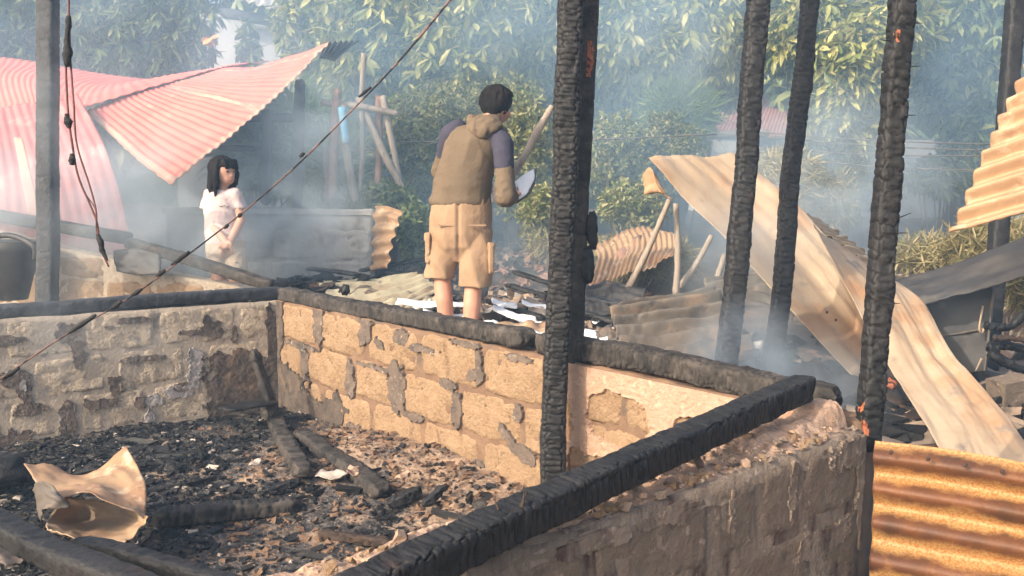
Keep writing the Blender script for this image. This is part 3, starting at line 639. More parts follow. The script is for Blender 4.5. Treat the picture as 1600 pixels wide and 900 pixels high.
# crumpled metal sheet on the floor
def net(name, rows_, m, parent=None, nu=30, nv=30, ridges=0, amp=.012, dent=.0, dscale=5, seed=0, thick=.0025, ragged=.0, attr=False, axis=0, smooth=True, phase=0., band=None, crease=0.):
    """rows_: control rows of world points; ridges are counted across the rows (axis 0) or along them (axis 1)"""
    g_ = np.array([crom(r, nu) for r in rows_]); 
    lin = np.stack([np.stack([np.interp(np.linspace(0, 1, nv), np.linspace(0, 1, len(rows_)), g_[:, j, k]) for k in range(3)], -1) for j in range(nu)])
    g_ = np.array([crom(g_[:, j], nv) for j in range(nu)]) * (1 - crease) + lin * crease  # nu x nv
    du = np.gradient(g_, axis=0); dv = np.gradient(g_, axis=1); nn = np.cross(du, dv); nn /= np.linalg.norm(nn, axis=2)[..., None] + 1e-9
    uu, vv = np.meshgrid(np.linspace(0, 1, nu), np.linspace(0, 1, nv), indexing='ij')
    wv = np.sin(2 * math.pi * ridges * (uu if axis == 0 else vv) + phase) if ridges else uu * 0
    d = amp * wv + dent * fbm(np.stack([uu * dscale, vv * dscale, uu * 0 + seed], -1), 4, seed)
    if ragged:
        rg = ragged * fbm(np.stack([vv * 30, uu * 30, uu * 0 + seed], -1), 3, seed + 4)
        ed = ((uu < .001) | (uu > .999))[..., None]; g_ = g_ + ed * rg[..., None] * du / (np.linalg.norm(du, axis=2)[..., None] + 1e-9)
        ed = ((vv < .001) | (vv > .999))[..., None]; g_ = g_ + ed * rg[..., None] * dv / (np.linalg.norm(dv, axis=2)[..., None] + 1e-9)
    V = (g_ + nn * d[..., None]).reshape(-1, 3)
    mi = None
    if band:
        ff = band[1](uu + .012 * fbm(np.stack([uu * 30, vv * 30, uu * 0], -1), 3, seed), vv + .02 * fbm(np.stack([uu * 30, vv * 30, uu * 0 + 3], -1), 3, seed))[:-1, :-1].reshape(-1)
        mi = ff.astype(int).tolist(); m = [m, band[0]]
    return mk(name, V, grid_faces(nu, nv), m, parent, smooth, mi=mi, thick=thick, attr=('wave', (.5 - .5 * wv).reshape(-1)) if attr else None)
D = 3.35
root = empty('crumpled_metal_sheet', GF(150, 840), 'crumpled tan and rusty metal sheet lying on the charcoal at the left', 'metal sheet')
net('upper_fold', [[P(38, 722, 3.42), P(85, 730, 3.5), P(135, 738, 3.55), P(198, 697, 3.5)], [P(58, 752, 3.3), P(110, 752, 3.35), P(168, 735, 3.45), P(214, 728, 3.4)], [P(75, 768, 3.2), P(125, 762, 3.22), P(180, 762, 3.25), P(228, 756, 3.25)], [P(98, 774, 3.08), P(140, 772, 3.05), P(186, 784, 3.05), P(229, 806, 3.08)]], M['rust_dull'], root, 40, 40, dent=.022, dscale=4, crease=.6, seed=5)
net('lower_fold', [[P(98, 780, 3.3), P(150, 782, 3.35), P(200, 795, 3.35), P(229, 806, 3.08)], [P(78, 806, 3.16), P(130, 812, 3.3), P(185, 818, 3.26), P(226, 822, 3.06)], [P(72, 820, 3.02), P(110, 832, 3.05), P(150, 848, 3.02), P(200, 842, 3.0)], [P(80, 828, 2.98), P(110, 842, 2.95), P(166, 856, 2.94), P(196, 842, 2.95)]], M['zinc_pale'], root, 34, 34, dent=.02, dscale=5, crease=.6, seed=9)
net('curled_edge', [[P(52, 765, 3.2), P(62, 752, 3.12), P(82, 758, 3.02), P(98, 778, 3.0)], [P(56, 790, 3.16), P(66, 776, 3.06), P(84, 780, 2.98), P(110, 792, 2.99)], [P(66, 824, 3.1), P(66, 806, 3.02), P(66, 796, 2.98), P(74, 796, 2.97)]], M['zinc_grey'], root, 22, 20, dent=.01, seed=12)
# sheet scraps on the floor
def scrap(px, py, r, lab, m, seed, dz=.03, cat='metal scrap', name='sheet_scrap', grp=None):
    c = GF(px, py, dz); a0 = RND.uniform(0, 6)
    rows_ = []
    for v in (-1, 0, 1):
        rows_.append([c + Vector((math.cos(a0) * u * r - math.sin(a0) * v * r * .5, math.sin(a0) * u * r + math.cos(a0) * v * r * .5, r * .3 * RND.uniform(-.6, .9))) for u in (-1, -.3, .4, 1)])
    o = net(name, rows_, m, None, 14, 10, dent=r * .12, seed=seed, thick=.003, ragged=r * .12); return tag(o, lab, cat, grp)
scrap(518, 742, .07, 'pale curled scrap lying on ash between two burnt timbers', M['ash'], 3)
scrap(552, 735, .05, 'small pale flake beside the burnt timber near the tan wall', M['plaster_pink'], 4, cat='plaster flake', name='plaster_flake')
scrap(800, 805, .05, 'broken pink plaster flake at the foot of the double post', M['plaster_pink'], 6, cat='plaster flake', name='plaster_flake')
scrap(630, 742, .04, 'small pinkish plaster flake fallen below the tan wall', M['plaster_pink'], 8, cat='plaster flake', name='plaster_flake')
scrap(20, 855, .12, 'grey bent sheet scrap under the black cracked beam', M['zinc_grey'], 9)
scrap(400, 722, .04, 'tiny white flake on the black charcoal heap', M['ash'], 10, cat='ash flake', name='ash_flake')

# ------------------------------------------------------------------ wires
root = empty('hanging_wire', P(168, 412, 3.0), 'burnt red and black electric wire dangling at the upper left', 'wire')
V, Fc = tube([P(107, -30, 3), P(107, 30, 3), P(103, 100, 3), P(106, 170, 3), P(112, 220, 3), P(122, 275, 3), P(140, 318, 3), P(152, 350, 3), P(156, 385, 3), P(170, 417, 3)], [.004, .004, .0035, .003], 7, 60, .2, 1); mk('strand', V, Fc, M['wire_red'], root)
V, Fc = tube([P(108, 20, 3), P(110, 90, 3.01), P(115, 160, 3.0), P(120, 225, 3.0), P(140, 290, 3), P(150, 330, 2.99), P(152, 365, 3.0), P(168, 408, 3.0)], [.0035, .003], 7, 60, .2, 2); mk('strand', V, Fc, M['wire_red'], root)
V, Fc = tube([P(122, 272, 3), P(132, 300, 3.01), P(148, 325, 3.01), P(151, 352, 3.0)], [.0018], 5, 30); mk('strand', V, Fc, M['wire_red'], root)
for k, (pts, r) in enumerate((([(107, 25), (106, 45), (104, 62), (106, 80), (105, 104)], [.008, .01, .006, .012, .018, .008]), ([(104, 178), (106, 190), (108, 200)], [.006, .013, .006]), ([(112, 240), (113, 250), (112, 258)], [.005, .012, .006]), ([(152, 366), (158, 380), (160, 392), (168, 406)], [.006, .011, .008, .003]))):
    V, Fc = tube([P(x, y, 2.995) for x, y in pts], r, 9, 22, .5, k); mk('burnt_lump', V, Fc, M['wire_dark'], root)
root = empty('slanting_wire', P(5, 595, 3.3), 'thin burnt wire stretched slantwise from the lower left up to the trees', 'wire')
wp = [P(-20, 606, 3.0), P(100, 525, 3.2), P(210, 460, 3.45), P(320, 378, 3.75), P(400, 315, 4.0), P(480, 243, 4.3), P(565, 157, 4.6), P(630, 88, 4.9), P(720, -20, 5.3)]
V, Fc = tube(wp, [.003, .003, .0038, .0045, .008], 7, 80, .25, 3); mk('strand', V, Fc, M['wire_tan'], root)
for k, (x0, y0, x1, y1, D) in enumerate(((5, 592, 30, 574, 3.05), (108, 520, 150, 492, 3.22), (176, 482, 190, 470, 3.37), (205, 462, 222, 452, 3.45), (245, 432, 258, 422, 3.55), (268, 414, 296, 393, 3.62), (350, 357, 357, 351, 3.85), (372, 339, 378, 334, 3.9), (468, 245, 476, 239, 4.28), (560, 152, 580, 136, 4.6))):
    V, Fc = tube([P(x0, y0, D), P((x0 + x1) / 2, (y0 + y1) / 2, D), P(x1, y1, D)], [.005, .010, .005], 8, 10, .4, k); mk('burnt_lump', V, Fc, M['wire_dark'], root)

# ------------------------------------------------------------------ corrugated sheets
root = empty('fallen_pink_roof', P(200, 330, 7), 'fallen pink corrugated roof with its torn tip hanging at the upper left', 'roof')
A_, B_, C_, D_ = P(268, 291, 6.3), P(516, 64, 7.6), P(345, 110, 8.2), P(133, 172, 7.2)
net('roof_sheet', [[D_, D_.lerp(C_, .5) + Vector((0, 0, .02)), C_], [D_.lerp(A_, .5) + Vector((0, 0, -.02)), (A_ + B_ + C_ + D_) / 4 + Vector((0, 0, -.02)), C_.lerp(B_, .5) + Vector((0, 0, -.05))], [A_, A_.lerp(B_, .5) + Vector((0, 0, -.04)), B_]], M['pink'], root, 260, 70, 25, .0055, dent=.03, dscale=3, seed=2, thick=.004, ragged=.012, band=(M['flash'], lambda u, v: (v > .965) | (u < .035) | (np.abs(u - .57 + .06 * v) < .012) | (np.abs(u - .93) < .01) | (v < .02)))
E_, F_, G_ = P(-60, 80, 8.6), P(-60, 195, 7.4), P(30, 175, 7.3)
net('roof_sheet', [[P(-80, 190, 7.3), P(40, 168, 7.25), D_ + Vector((0, -.05, 0.02)), C_ + Vector((0, -.05, .02)), P(385, 100, 8.0)], [P(-80, 130, 8.1), P(30, 120, 8.2), P(150, 135, 8.0), P(290, 115, 8.5), P(400, 98, 8.3)], [P(-80, 80, 9.0), P(60, 98, 9.0), P(210, 122, 8.9), P(320, 117, 8.9), P(420, 95, 8.6)]], M['pink'], root, 400, 24, 46, .0035, dent=.02, seed=3, thick=.004)
o = net('pink_panel', [[P(-60, 178, 6.9), P(30, 165, 7.0), P(122, 148, 7.1)], [P(-60, 270, 6.5), P(60, 270, 6.6), P(172, 250, 6.7)], [P(-60, 420, 6.4), P(80, 420, 6.45), P(216, 425, 6.5)]], M['pink_pale'], None, 120, 40, 14, .004, dent=.04, dscale=4, seed=6, thick=.004); tag(o, 'smooth pale pink wall sheet hanging below the fallen pink roof', 'metal sheet')
a, b, c, e = P(22, 215, 6.55), P(35, 215, 6.55), P(66, 345, 6.4), P(44, 335, 6.4)
net('white_strip', [[a, b], [a.lerp(e, .5), b.lerp(c, .5)], [e, c]], M['flash'], o, 6, 14, thick=.004)
# dark sheet end behind the roof tip
o = net('dark_roof_sheet', [[P(508, 66, 7.9), P(560, 64, 8.1)], [P(500, 90, 7.7), P(520, 95, 7.9)]], M['zinc_dark'], None, 30, 8, 6, .018, seed=3); tag(o, 'dark underside strip of corrugated sheet at the top corner of the pink roof', 'metal sheet')

# pale bent sheets at the right
o = main_sheet = net('bent_pale_sheet', [[P(1012, 246, 5.5), P(1060, 244, 5.62), P(1105, 244, 5.7), P(1146, 238, 5.8)],
    [P(1098, 335, 5.35), P(1150, 325, 5.55), P(1205, 325, 5.6), P(1250, 322, 5.6)],
    [P(1200, 450, 5.15), P(1252, 430, 5.4), P(1298, 418, 5.4), P(1336, 420, 5.4)],
    [P(1336, 592, 4.75), P(1372, 570, 5.0), P(1394, 560, 5.0), P(1425, 555, 5.05)]], M['zinc_pale'], None, 96, 40, 5, .0032, dent=.02, dscale=4.5, crease=.9, seed=4, ragged=.006, phase=1.2); tag(o, 'long pale bent corrugated sheet leaning behind the pair of charred posts', 'metal sheet', 'bent pale roofing sheets')
o = net('bent_pale_sheet', [[P(1268, 345, 5.0), P(1290, 370, 5.1), P(1330, 395, 5.2), P(1380, 430, 5.3)],
    [P(1335, 470, 4.6), P(1372, 455, 4.75), P(1405, 455, 4.8), P(1442, 470, 4.75)],
    [P(1400, 590, 4.15), P(1436, 570, 4.25), P(1462, 562, 4.28), P(1492, 560, 4.25)],
    [P(1468, 700, 3.6), P(1505, 672, 3.7), P(1540, 655, 3.75), P(1572, 645, 3.75)],
    [P(1530, 800, 3.2), P(1560, 780, 3.3), P(1600, 760, 3.35), P(1640, 745, 3.4)]], M['zinc_pale'], None, 60, 70, 3, .004, dent=.022, dscale=5, crease=.85, seed=8, ragged=.005, phase=.6); tag(o, 'pale kinked metal strip running down behind the post to the rusty fence sheet', 'metal sheet', 'bent pale roofing sheets')
o = net('wavy_sheet_end', [[P(1240, 330, 5.7), P(1300, 375, 5.8), P(1400, 445, 5.8)], [P(1290, 350, 6.1), P(1350, 395, 6.2), P(1420, 440, 6.2)]], M['zinc_pale'], None, 90, 14, 9, .018, dent=.02, seed=3, ragged=.01); tag(o, 'wavy end of a pale sheet showing above the kinked strip', 'metal sheet', 'bent pale roofing sheets')
o = net('burnt_flap', [[P(1003, 275, 5.6), P(1016, 262, 5.55), P(1030, 300, 5.5)], [P(1008, 305, 5.6), P(1030, 302, 5.55), P(1052, 312, 5.5)]], M['rust_dull'], None, 14, 10, dent=.02, seed=3, thick=.004); tag(o, 'small rusty flap hanging under the upper corner of the long pale sheet', 'metal sheet')
# front right rusty fence sheet
o = net('rusty_fence_sheet', [[P(1366, 688, 2.44), P(1500, 704, 2.34), P(1680, 738, 2.22)], [P(1362, 830, 2.40), P(1500, 856, 2.3), P(1680, 890, 2.18)], [P(1350, 1010, 2.34), P(1500, 1040, 2.24), P(1680, 1075, 2.12)]], M['rust'], None, 50, 130, 5.6, .019, dent=.006, dscale=3, seed=4, attr=True, axis=1, phase=1.4, thick=.003); tag(o, 'bright orange rusty corrugated sheet fencing off the bottom right corner', 'metal sheet')
fence = o
for k in range(4):
    p = P(1392 + k * 58, 707 + k * 10, 2.36 - k * .035); V, Fc = ellip(p, (.006, .004, .006), n=8); mk('nail', V, Fc, M['burnt_brown'], fence)
# far right rusty sheet hanging down
o = net('hanging_rusty_sheet', [[P(1606, 96, 3.9), P(1700, 60, 3.7), P(1800, 20, 3.5)], [P(1545, 225, 3.85), P(1640, 190, 3.7), P(1760, 150, 3.5)], [P(1484, 366, 3.8), P(1590, 338, 3.65), P(1720, 300, 3.5)]], M['rust_dull'], None, 40, 150, 9.5, .021, dent=.012, seed=6, axis=1, phase=2.5, ragged=.006); tag(o, 'rusty tan corrugated sheet hanging into view at the right edge', 'metal sheet')
# dark curved sheet and the scorched panel under it
o = net('curved_dark_sheet', [[P(1385, 440, 5.2), P(1450, 424, 5.1), P(1530, 396, 4.9), P(1660, 345, 4.6)], [P(1387, 461, 5.1), P(1450, 448, 5.0), P(1530, 424, 4.82), P(1660, 378, 4.5)], [P(1390, 484, 5.0), P(1450, 473, 4.92), P(1530, 452, 4.75), P(1660, 412, 4.42)]], M['zinc_dark'], None, 60, 24, 2, .004, dent=.03, dscale=4, seed=7, thick=.004, axis=1, ragged=.01); tag(o, 'dark scorched sheet slanting above the scorched steel door at the right', 'metal sheet')
for k, (x, y, D) in enumerate(((1306, 500, 5.02), (1292, 488, 5.1))):
    V, Fc = ellip(P(x, y, D - .04), (.008, .005, .008), n=8); mk('nail', V, Fc, M['burnt_brown'], main_sheet)
root = empty('steel_door', P(1470, 680, 4.9), 'scorched grey steel door standing under the dark slanting sheet', 'door')
net('door_panel', [[P(1385, 470, 5.3), P(1470, 455, 5.15), P(1556, 434, 5.0)], [P(1385, 570, 5.3), P(1465, 565, 5.15), P(1545, 548, 5.0)], [P(1385, 700, 5.3), P(1462, 690, 5.15), P(1528, 680, 5.0)]], M['zinc_dark'], root, 30, 30, dent=.02, seed=5, thick=.02)
V, Fc = tube([P(1553, 440, 4.97), P(1543, 540, 4.97), P(1527, 670, 4.97)], [.007], 6, 12); mk('door_edge', V, Fc, M['zinc_grey'], root)
V, Fc = tube([P(1536, 478, 4.96), P(1530, 512, 4.94), P(1534, 520, 4.95), P(1538, 512, 4.96)], [.005, .006], 7, 12, .3, 2); mk('handle', V, Fc, M['zinc_pale'], root)
V, Fc = tube([P(1534, 560, 4.95), P(1524, 580, 4.95)], [.006, .003], 7, 6, .5, 3); mk('latch', V, Fc, M['zinc_pale'], root)
V, Fc = tube([P(1395, 530, 5.26), P(1470, 525, 5.12), P(1548, 512, 4.98)], [.006], 6, 12); mk('seam', V, Fc, M['zinc_grey'], root)
# grey corrugated sheet in the middle and curled one behind
o = net('grey_corrugated_sheet', [[P(952, 482, 5.2), P(1010, 462, 5.25), P(1118, 448, 5.3)], [P(962, 520, 4.95), P(1040, 515, 5.0), P(1150, 500, 5.05)], [P(978, 590, 4.6), P(1060, 580, 4.6), P(1190, 560, 4.65)]], M['zinc_grey'], None, 50, 140, 6, .032, dent=.03, seed=11, axis=1, ragged=.008); tag(o, 'scorched grey corrugated sheet lying in the smoke right of the double post', 'metal sheet')
o = net('curled_sheet', [[P(925, 440, 6.2), P(985, 425, 6.3), P(1052, 402, 6.4)], [P(935, 405, 6.6), P(1000, 385, 6.7), P(1064, 382, 6.7)], [P(925, 385, 7.0), P(990, 352, 7.1), P(1056, 362, 7.1)]], M['rust_dull'], None, 140, 20, 15, .006, dent=.05, dscale=4, seed=12, ragged=.01); tag(o, 'tan curled corrugated sheet with wavy edge behind the grey sheet', 'metal sheet')
o = net('brown_sheet', [[P(920, 425, 6.5), P(1000, 365, 6.9)], [P(925, 452, 6.3), P(1012, 385, 6.7)]], M['wood_red'], None, 20, 12, 3, .01, dent=.02, seed=13); tag(o, 'reddish brown folded sheet leaning between double post and curled sheet', 'metal sheet')
o = net('earth_pile_sheet', [[P(1500, 470, 7), P(1560, 430, 7), P(1660, 440, 7)], [P(1500, 540, 5.8), P(1580, 560, 5.6), P(1680, 600, 5.4)]], M['rust_dull'], None, 30, 20, 4, .012, dent=.03, seed=14); tag(o, 'pale tan sheet lying on the ground behind the steel door', 'metal sheet')
o = net('short_rusty_sheet', [[P(584, 322, 7.2), P(604, 322, 7.05), P(628, 330, 6.9)], [P(582, 375, 7.1), P(600, 372, 6.95), P(615, 372, 6.85)], [P(580, 425, 7.0), P(596, 420, 6.9), P(606, 420, 6.85)]], M['rust_dull'], None, 20, 60, 5, .016, dent=.01, seed=15, axis=1); tag(o, 'short rusty corrugated sheet standing at the end of the grey low wall', 'metal sheet')
o = net('grey_corrugated_sheet', [[P(1100, 438, 5.7), P(1180, 424, 5.8), P(1235, 440, 5.7)], [P(1110, 490, 5.4), P(1180, 478, 5.4), P(1240, 500, 5.3)]], M['zinc_grey'], None, 40, 70, 4, .02, dent=.03, seed=51, axis=1, ragged=.01); tag(o, 'smaller dark corrugated sheet wedged between the two smoky posts', 'metal sheet')
o = net('grey_corrugated_sheet', [[P(915, 452, 6.0), P(960, 440, 6.1), P(1010, 452, 6.0)], [P(910, 500, 5.6), P(960, 492, 5.6), P(1000, 500, 5.5)]], M['zinc_dark'], None, 40, 60, 4, .018, dent=.04, seed=52, axis=1, ragged=.012); tag(o, 'sooty corrugated scrap lying between the double post and the grey sheet', 'metal sheet')
o = net('grey_corrugated_sheet', [[P(930, 512, 5.3), P(985, 505, 5.3)], [P(935, 548, 4.9), P(1000, 560, 4.7)]], M['zinc_grey'], None, 30, 40, 3, .015, dent=.03, seed=53, axis=1, ragged=.012); tag(o, 'small bent grey sheet close behind the beam right of the double post', 'metal sheet')
# pale sheets on the ground around the man
o = net('pale_ground_sheet', [[P(490, 440, 6.5), P(570, 436, 6.7), P(645, 425, 6.9)], [P(520, 470, 6.0), P(590, 462, 6.2), P(672, 438, 6.6)], [P(560, 505, 5.5), P(620, 485, 5.7), P(690, 455, 6.2)]], M['zinc_yellow'], None, 60, 90, 6, .014, dent=.02, crease=.6, seed=16, axis=1, ragged=.01); tag(o, 'pale yellowish sheet lying on the rubble behind the tan wall, left of the man', 'metal sheet', 'flattened sheets on the rubble')
o = net('tan_ground_sheet', [[P(745, 512, 5.1), P(820, 500, 5.3), P(860, 505, 5.3)], [P(740, 530, 4.9), P(820, 530, 4.9), P(875, 530, 4.9)]], M['rust_dull'], None, 20, 16, 3, .01, dent=.02, seed=17); tag(o, 'flat tan sheet on the rubble right beside the legs of the man', 'metal sheet', 'flattened sheets on the rubble')
o = net('tan_ground_sheet', [[P(820, 480, 5.9), P(870, 482, 5.9), P(955, 515, 5.6)], [P(815, 505, 5.5), P(880, 520, 5.4), P(950, 540, 5.2)]], M['rust_dull'], None, 20, 16, 3, .01, dent=.02, seed=18); tag(o, 'tan buckled sheet on the rubble passing behind the double post', 'metal sheet', 'flattened sheets on the rubble')

# papers and boards among the rubble
papers = [(425, 'x')]
plist = [((620, 470, 5.6), (690, 474, 5.7), .05, 'long white paper strip left of the legs of the man'), ((600, 484, 5.4), (668, 500, 5.35), .04, 'curved white paper strip close behind the charred beam'), ((700, 474, 5.7), (745, 472, 5.8), .04, 'white paper between the two legs of the man'),
         ((770, 480, 5.5), (838, 500, 5.3), .05, 'bright white curved strip right of the legs of the man'), ((768, 468, 5.7), (808, 478, 5.6), .04, 'short white page behind the bright curved strip'), ((815, 472, 5.8), (862, 478, 5.7), .035, 'thin white paper lying further right behind the man'),
         ((830, 518, 5.0), (862, 523, 5.0), .04, 'white paper edge just left of the double post'), ((912, 520, 5.2), (962, 518, 5.2), .06, 'pinkish white paper right of the double post'), ((912, 532, 5.0), (950, 530, 5.0), .04, 'grey white paper below the pinkish one'), ((640, 508, 5.2), (700, 515, 5.2), .035, 'half hidden paper at the feet of the man')]
plist += [((660, 490, 5.5), (735, 498, 5.4), .07, 'wide white page lying half under the left foot of the man'), ((720, 500, 5.3), (770, 505, 5.25), .05, 'white page between and below the legs of the man'),
    ((770, 505, 5.3), (835, 515, 5.2), .05, 'curved page below the bright curved strip'), ((790, 490, 5.6), (850, 508, 5.45), .04, 'striped looking page edge behind the bright curved strip'), ((640, 478, 5.8), (672, 470, 5.9), .05, 'small folded page near the pale yellowish sheet'), ((850, 490, 5.7), (866, 495, 5.6), .04, 'tiny page scrap touching the double post'), ((925, 500, 5.6), (955, 506, 5.5), .04, 'page scrap above the pinkish white paper')]
for k, (p0, p1, wd, lab) in enumerate(plist):
    a, b = P(*p0), P(*p1); s = Vector((0, 1, .25)).normalized() * wd
    o = net('burnt_paper', [[a - s, a.lerp(b, .5) - s + Vector((0, 0, -.015)), b - s], [a + s, a.lerp(b, .5) + s + Vector((0, 0, -.015)), b + s]], M['paper_white'], None, 14, 6, dent=.01, seed=k, thick=.004, ragged=.006); tag(o, lab, 'paper', 'burnt papers on the rubble')
for k, (p0, p1, w_, lab) in enumerate((((640, 492, 5.5), (745, 510, 5.3), .06, 'black burnt board under the white papers left of the man'), ((760, 470, 5.8), (850, 500, 5.5), .06, 'black burnt board under the bright curved strip'), ((800, 425, 6.6), (875, 448, 6.3), .07, 'dark burnt board behind the man at the leaf litter'), ((905, 462, 5.9), (1000, 480, 5.6), .06, 'charred rail lying left of the grey corrugated sheet'),
        ((900, 485, 5.6), (975, 508, 5.4), .05, 'second charred rail below the first, by the grey sheet'), ((560, 424, 7.0), (662, 404, 7.2), .10, 'long black burnt board before the end of the grey low wall'), ((480, 418, 6.8), (560, 428, 6.7), .08, 'black burnt board at the smoking foot of the low wall'), ((790, 445, 6.4), (880, 470, 6.1), .05, 'burnt stick slanting behind the right leg of the man'))):
    o = timber('burnt_board', P(*p0), P(*p1), w_, .03, M['char'] if k % 3 else M['char_plank'], seed=80 + k, n=18); tag(o, lab, 'burnt timber', 'burnt boards on the rubble')

o = net('tan_ground_sheet', [[P(590, 472, 6.0), P(650, 462, 6.1), P(690, 460, 6.1)], [P(575, 500, 5.5), P(640, 492, 5.6), P(690, 480, 5.7)]], M['zinc_yellow'], None, 30, 40, 4, .012, dent=.01, seed=19); tag(o, 'second pale flat sheet tucked under the pale yellowish sheet', 'metal sheet', 'flattened sheets on the rubble')
o = net('cardboard', [[P(845, 455, 6.3), P(890, 450, 6.4), P(930, 470, 6.2)], [P(850, 480, 6.0), P(895, 485, 5.9), P(935, 495, 5.8)]], M['rust_dull'], None, 14, 10, dent=.04, seed=20, ragged=.02); tag(o, 'crumpled brown board among rubble behind the double post', 'board')
# rubble mounds outside (stuff) + small pieces
mbV, mbF, mbM = [], [], []
def rub(px, py, D, spread, n, smax, mats_):
    c0 = P(px, py, D)
    for _ in range(n):
        x, y = c0.x + RND.gauss(0, spread), c0.y + RND.gauss(0, spread * .8)
        db = -((x - C0.x) * NB.x + (y - C0.y) * NB.y); dl = -((x - C0.x) * NL.x + (y - C0.y) * NL.y)
        if max(db, dl) < .2: continue
        r2 = ((x - c0.x) ** 2 + (y - c0.y) ** 2) / spread ** 2
        z = max(ghz((x, y)), 0) + max(0, c0.z - ghz(c0)) * math.exp(-r2 * .5) * RND.uniform(.75, 1.0)
        a = RND.random() ** 2 * smax + .02
        V, Fc = box((x, y, z), a * RND.uniform(.8, 2.5), a * RND.uniform(.7, 1.4), a * RND.uniform(.2, .8), RND.uniform(0, 6.3), .35, RND.uniform(-.5, .5), RND.uniform(-.5, .5))
        k = len(mbV); mbV.extend(V); mbF.extend([[i + k for i in f] for f in Fc]); mbM.extend([RND.choice(mats_)] * 6)
rub(720, 520, 5.5, .5, 700, .07, [0, 0, 1, 2, 3, 3]); rub(600, 470, 6.3, .5, 500, .07, [0, 0, 1, 3]); rub(850, 470, 6.0, .5, 700, .08, [0, 1, 1, 2, 3]); rub(930, 500, 5.6, .4, 500, .07, [0, 0, 1, 3])
rub(480, 440, 6.4, .5, 400, .08, [0, 0, 0, 3]); rub(1050, 560, 5.2, .5, 500, .07, [0, 3, 0, 1]); rub(1420, 640, 4.4, .5, 500, .1, [0, 0, 3, 1]); rub(1570, 620, 4.6, .5, 400, .1, [0, 0, 3, 1]); rub(830, 400, 8.0, .7, 500, .05, [4, 4, 1, 0]); rub(400, 450, 6.0, .4, 300, .08, [0, 3, 1])
o = mk('rubble', mbV, mbF, [M['char'], M['rubble'], M['ash'], M['burnt_brown'], M['wood_red']], smooth=False, mi=mbM); tag(o, 'charred rubble and splinters heaped outside the burnt room', kind='stuff')
def moundf(px, py, D, rx, ry, name, seed):
    c = P(px, py, D); n = 50; zb = ghz(c, -.1)
    Xm, Ym = np.meshgrid(np.linspace(-2, 2, n), np.linspace(-2, 2, n)); k = np.exp(-(Xm ** 2 + Ym ** 2) * .9)
    Zm = zb + (c.z - zb) * k * (1 + .35 * fbm(np.stack([Xm * 3, Ym * 3, Xm * 0 + seed], -1), 4, seed))
    Xw, Yw = c.x + Xm * rx, c.y + Ym * ry
    inside = np.maximum(-((Xw - C0.x) * NB.x + (Yw - C0.y) * NB.y), -((Xw - C0.x) * NL.x + (Yw - C0.y) * NL.y))
    Zm = np.where(inside < .14, -.1, Zm)
    return np.stack([Xw, Yw, Zm], -1).reshape(-1, 3), grid_faces(n, n)
for i, (a_, lab) in enumerate((((700, 522, 5.6, .55, .5), 'a'), ((850, 480, 6.1, .5, .5), 'b'), ((570, 452, 6.5, .5, .5), 'c'), ((930, 505, 5.7, .4, .4), 'd'), ((1440, 650, 4.6, .5, .4), 'e'), ((1590, 640, 4.6, .5, .4), 'f'), ((1060, 560, 5.3, .5, .35), 'g'))):
    V, Fc = moundf(*a_, 'm', 90 + i); o = mk('ash_ground', V, Fc, M['ground'], smooth=True); tag(o, kind='structure')

# ------------------------------------------------------------------ walls behind
bl = empty('broken_block_wall', P(180, 470, 6.2), 'broken tan block wall in smoke behind the shaded left wall', 'wall')
BA, BB = P(-120, 420, 6.7), P(440, 450, 5.75)
dd = Vector((BB.x - BA.x, BB.y - BA.y)); LBL = dd.length; dd.normalize()
BL = Wall((BA.x, BA.y), dd, (dd.y, -dd.x))
tops = np.array([[BL.tz(x, y)[0], BL.tz(x, y)[1]] for x, y in ((-120, 330), (0, 360), (80, 385), (200, 412), (260, 428), (330, 440), (440, 462))])
core(BL, 0, LBL, .2, lambda t: np.interp(t, tops[:, 0], tops[:, 1]), .14, M['block_grey'], bl, 7)
k = 400
for z0 in (.3, .51, .72, .93):
    x = .05 + (k % 2) * .2
    while x < LBL - .3:
        zt = np.interp(x + .2, tops[:, 0], tops[:, 1]) - .03
        if zt > z0 + .08: k += 1; block(BL, x, x + .385, z0, min(z0 + .195, zt), M['block'], bl, k, .01)
        x += .41
    k += 1
o = timber('charred_beam', P(-100, 318, 6.5), P(205, 372, 6.1), .10, .085, M['char_plank'], seed=91, n=24, depth=.004); tag(o, 'smoky beam sloping down behind the leftmost post', 'beam', 'beams behind the left wall')
o = timber('charred_beam', P(200, 378, 6.05), P(428, 446, 5.6), .08, .07, M['char_grey'], seed=92, n=24, depth=.006); tag(o, 'charred beam sloping down to the room corner in front of the girl', 'beam', 'beams behind the left wall')
o = net('grey_curved_plate', [[P(178, 392, 6.0), P(215, 388, 5.95), P(252, 398, 5.9)], [P(182, 424, 5.95), P(215, 430, 5.9), P(250, 428, 5.85)]], M['zinc_dark'], None, 16, 12, dent=.02, seed=21, thick=.01); tag(o, 'grey curved plate propped on the broken wall under the sloping beams', 'metal plate')
o = empty('burnt_barrel', P(20, 470, 6.15), 'dark burnt basin standing before the broken wall at the left edge', 'basin')
prof = [(.0, -.02), (.12, -.02), (.16, .1), (.22, .24), (.25, .3), (.235, .3), (.2, .22), (.0, .16)]
cb = P(15, 462, 6.1); V = []
for r, z in prof:
    for j in range(20): V.append((cb.x + r * math.cos(j * math.pi / 10), cb.y + r * .7 * math.sin(j * math.pi / 10), cb.z + z * 1.25))
mk('basin_body', np.array(V), grid_faces(len(prof), 20, True), M['zinc_dark'], o)
V, Fc = tube([P(-30, 374, 6.05), P(15, 368, 5.95), P(52, 384, 5.9), P(56, 405, 5.95)], [.02], 8, 20); mk('rim', V, Fc, M['zinc_dark'], o)

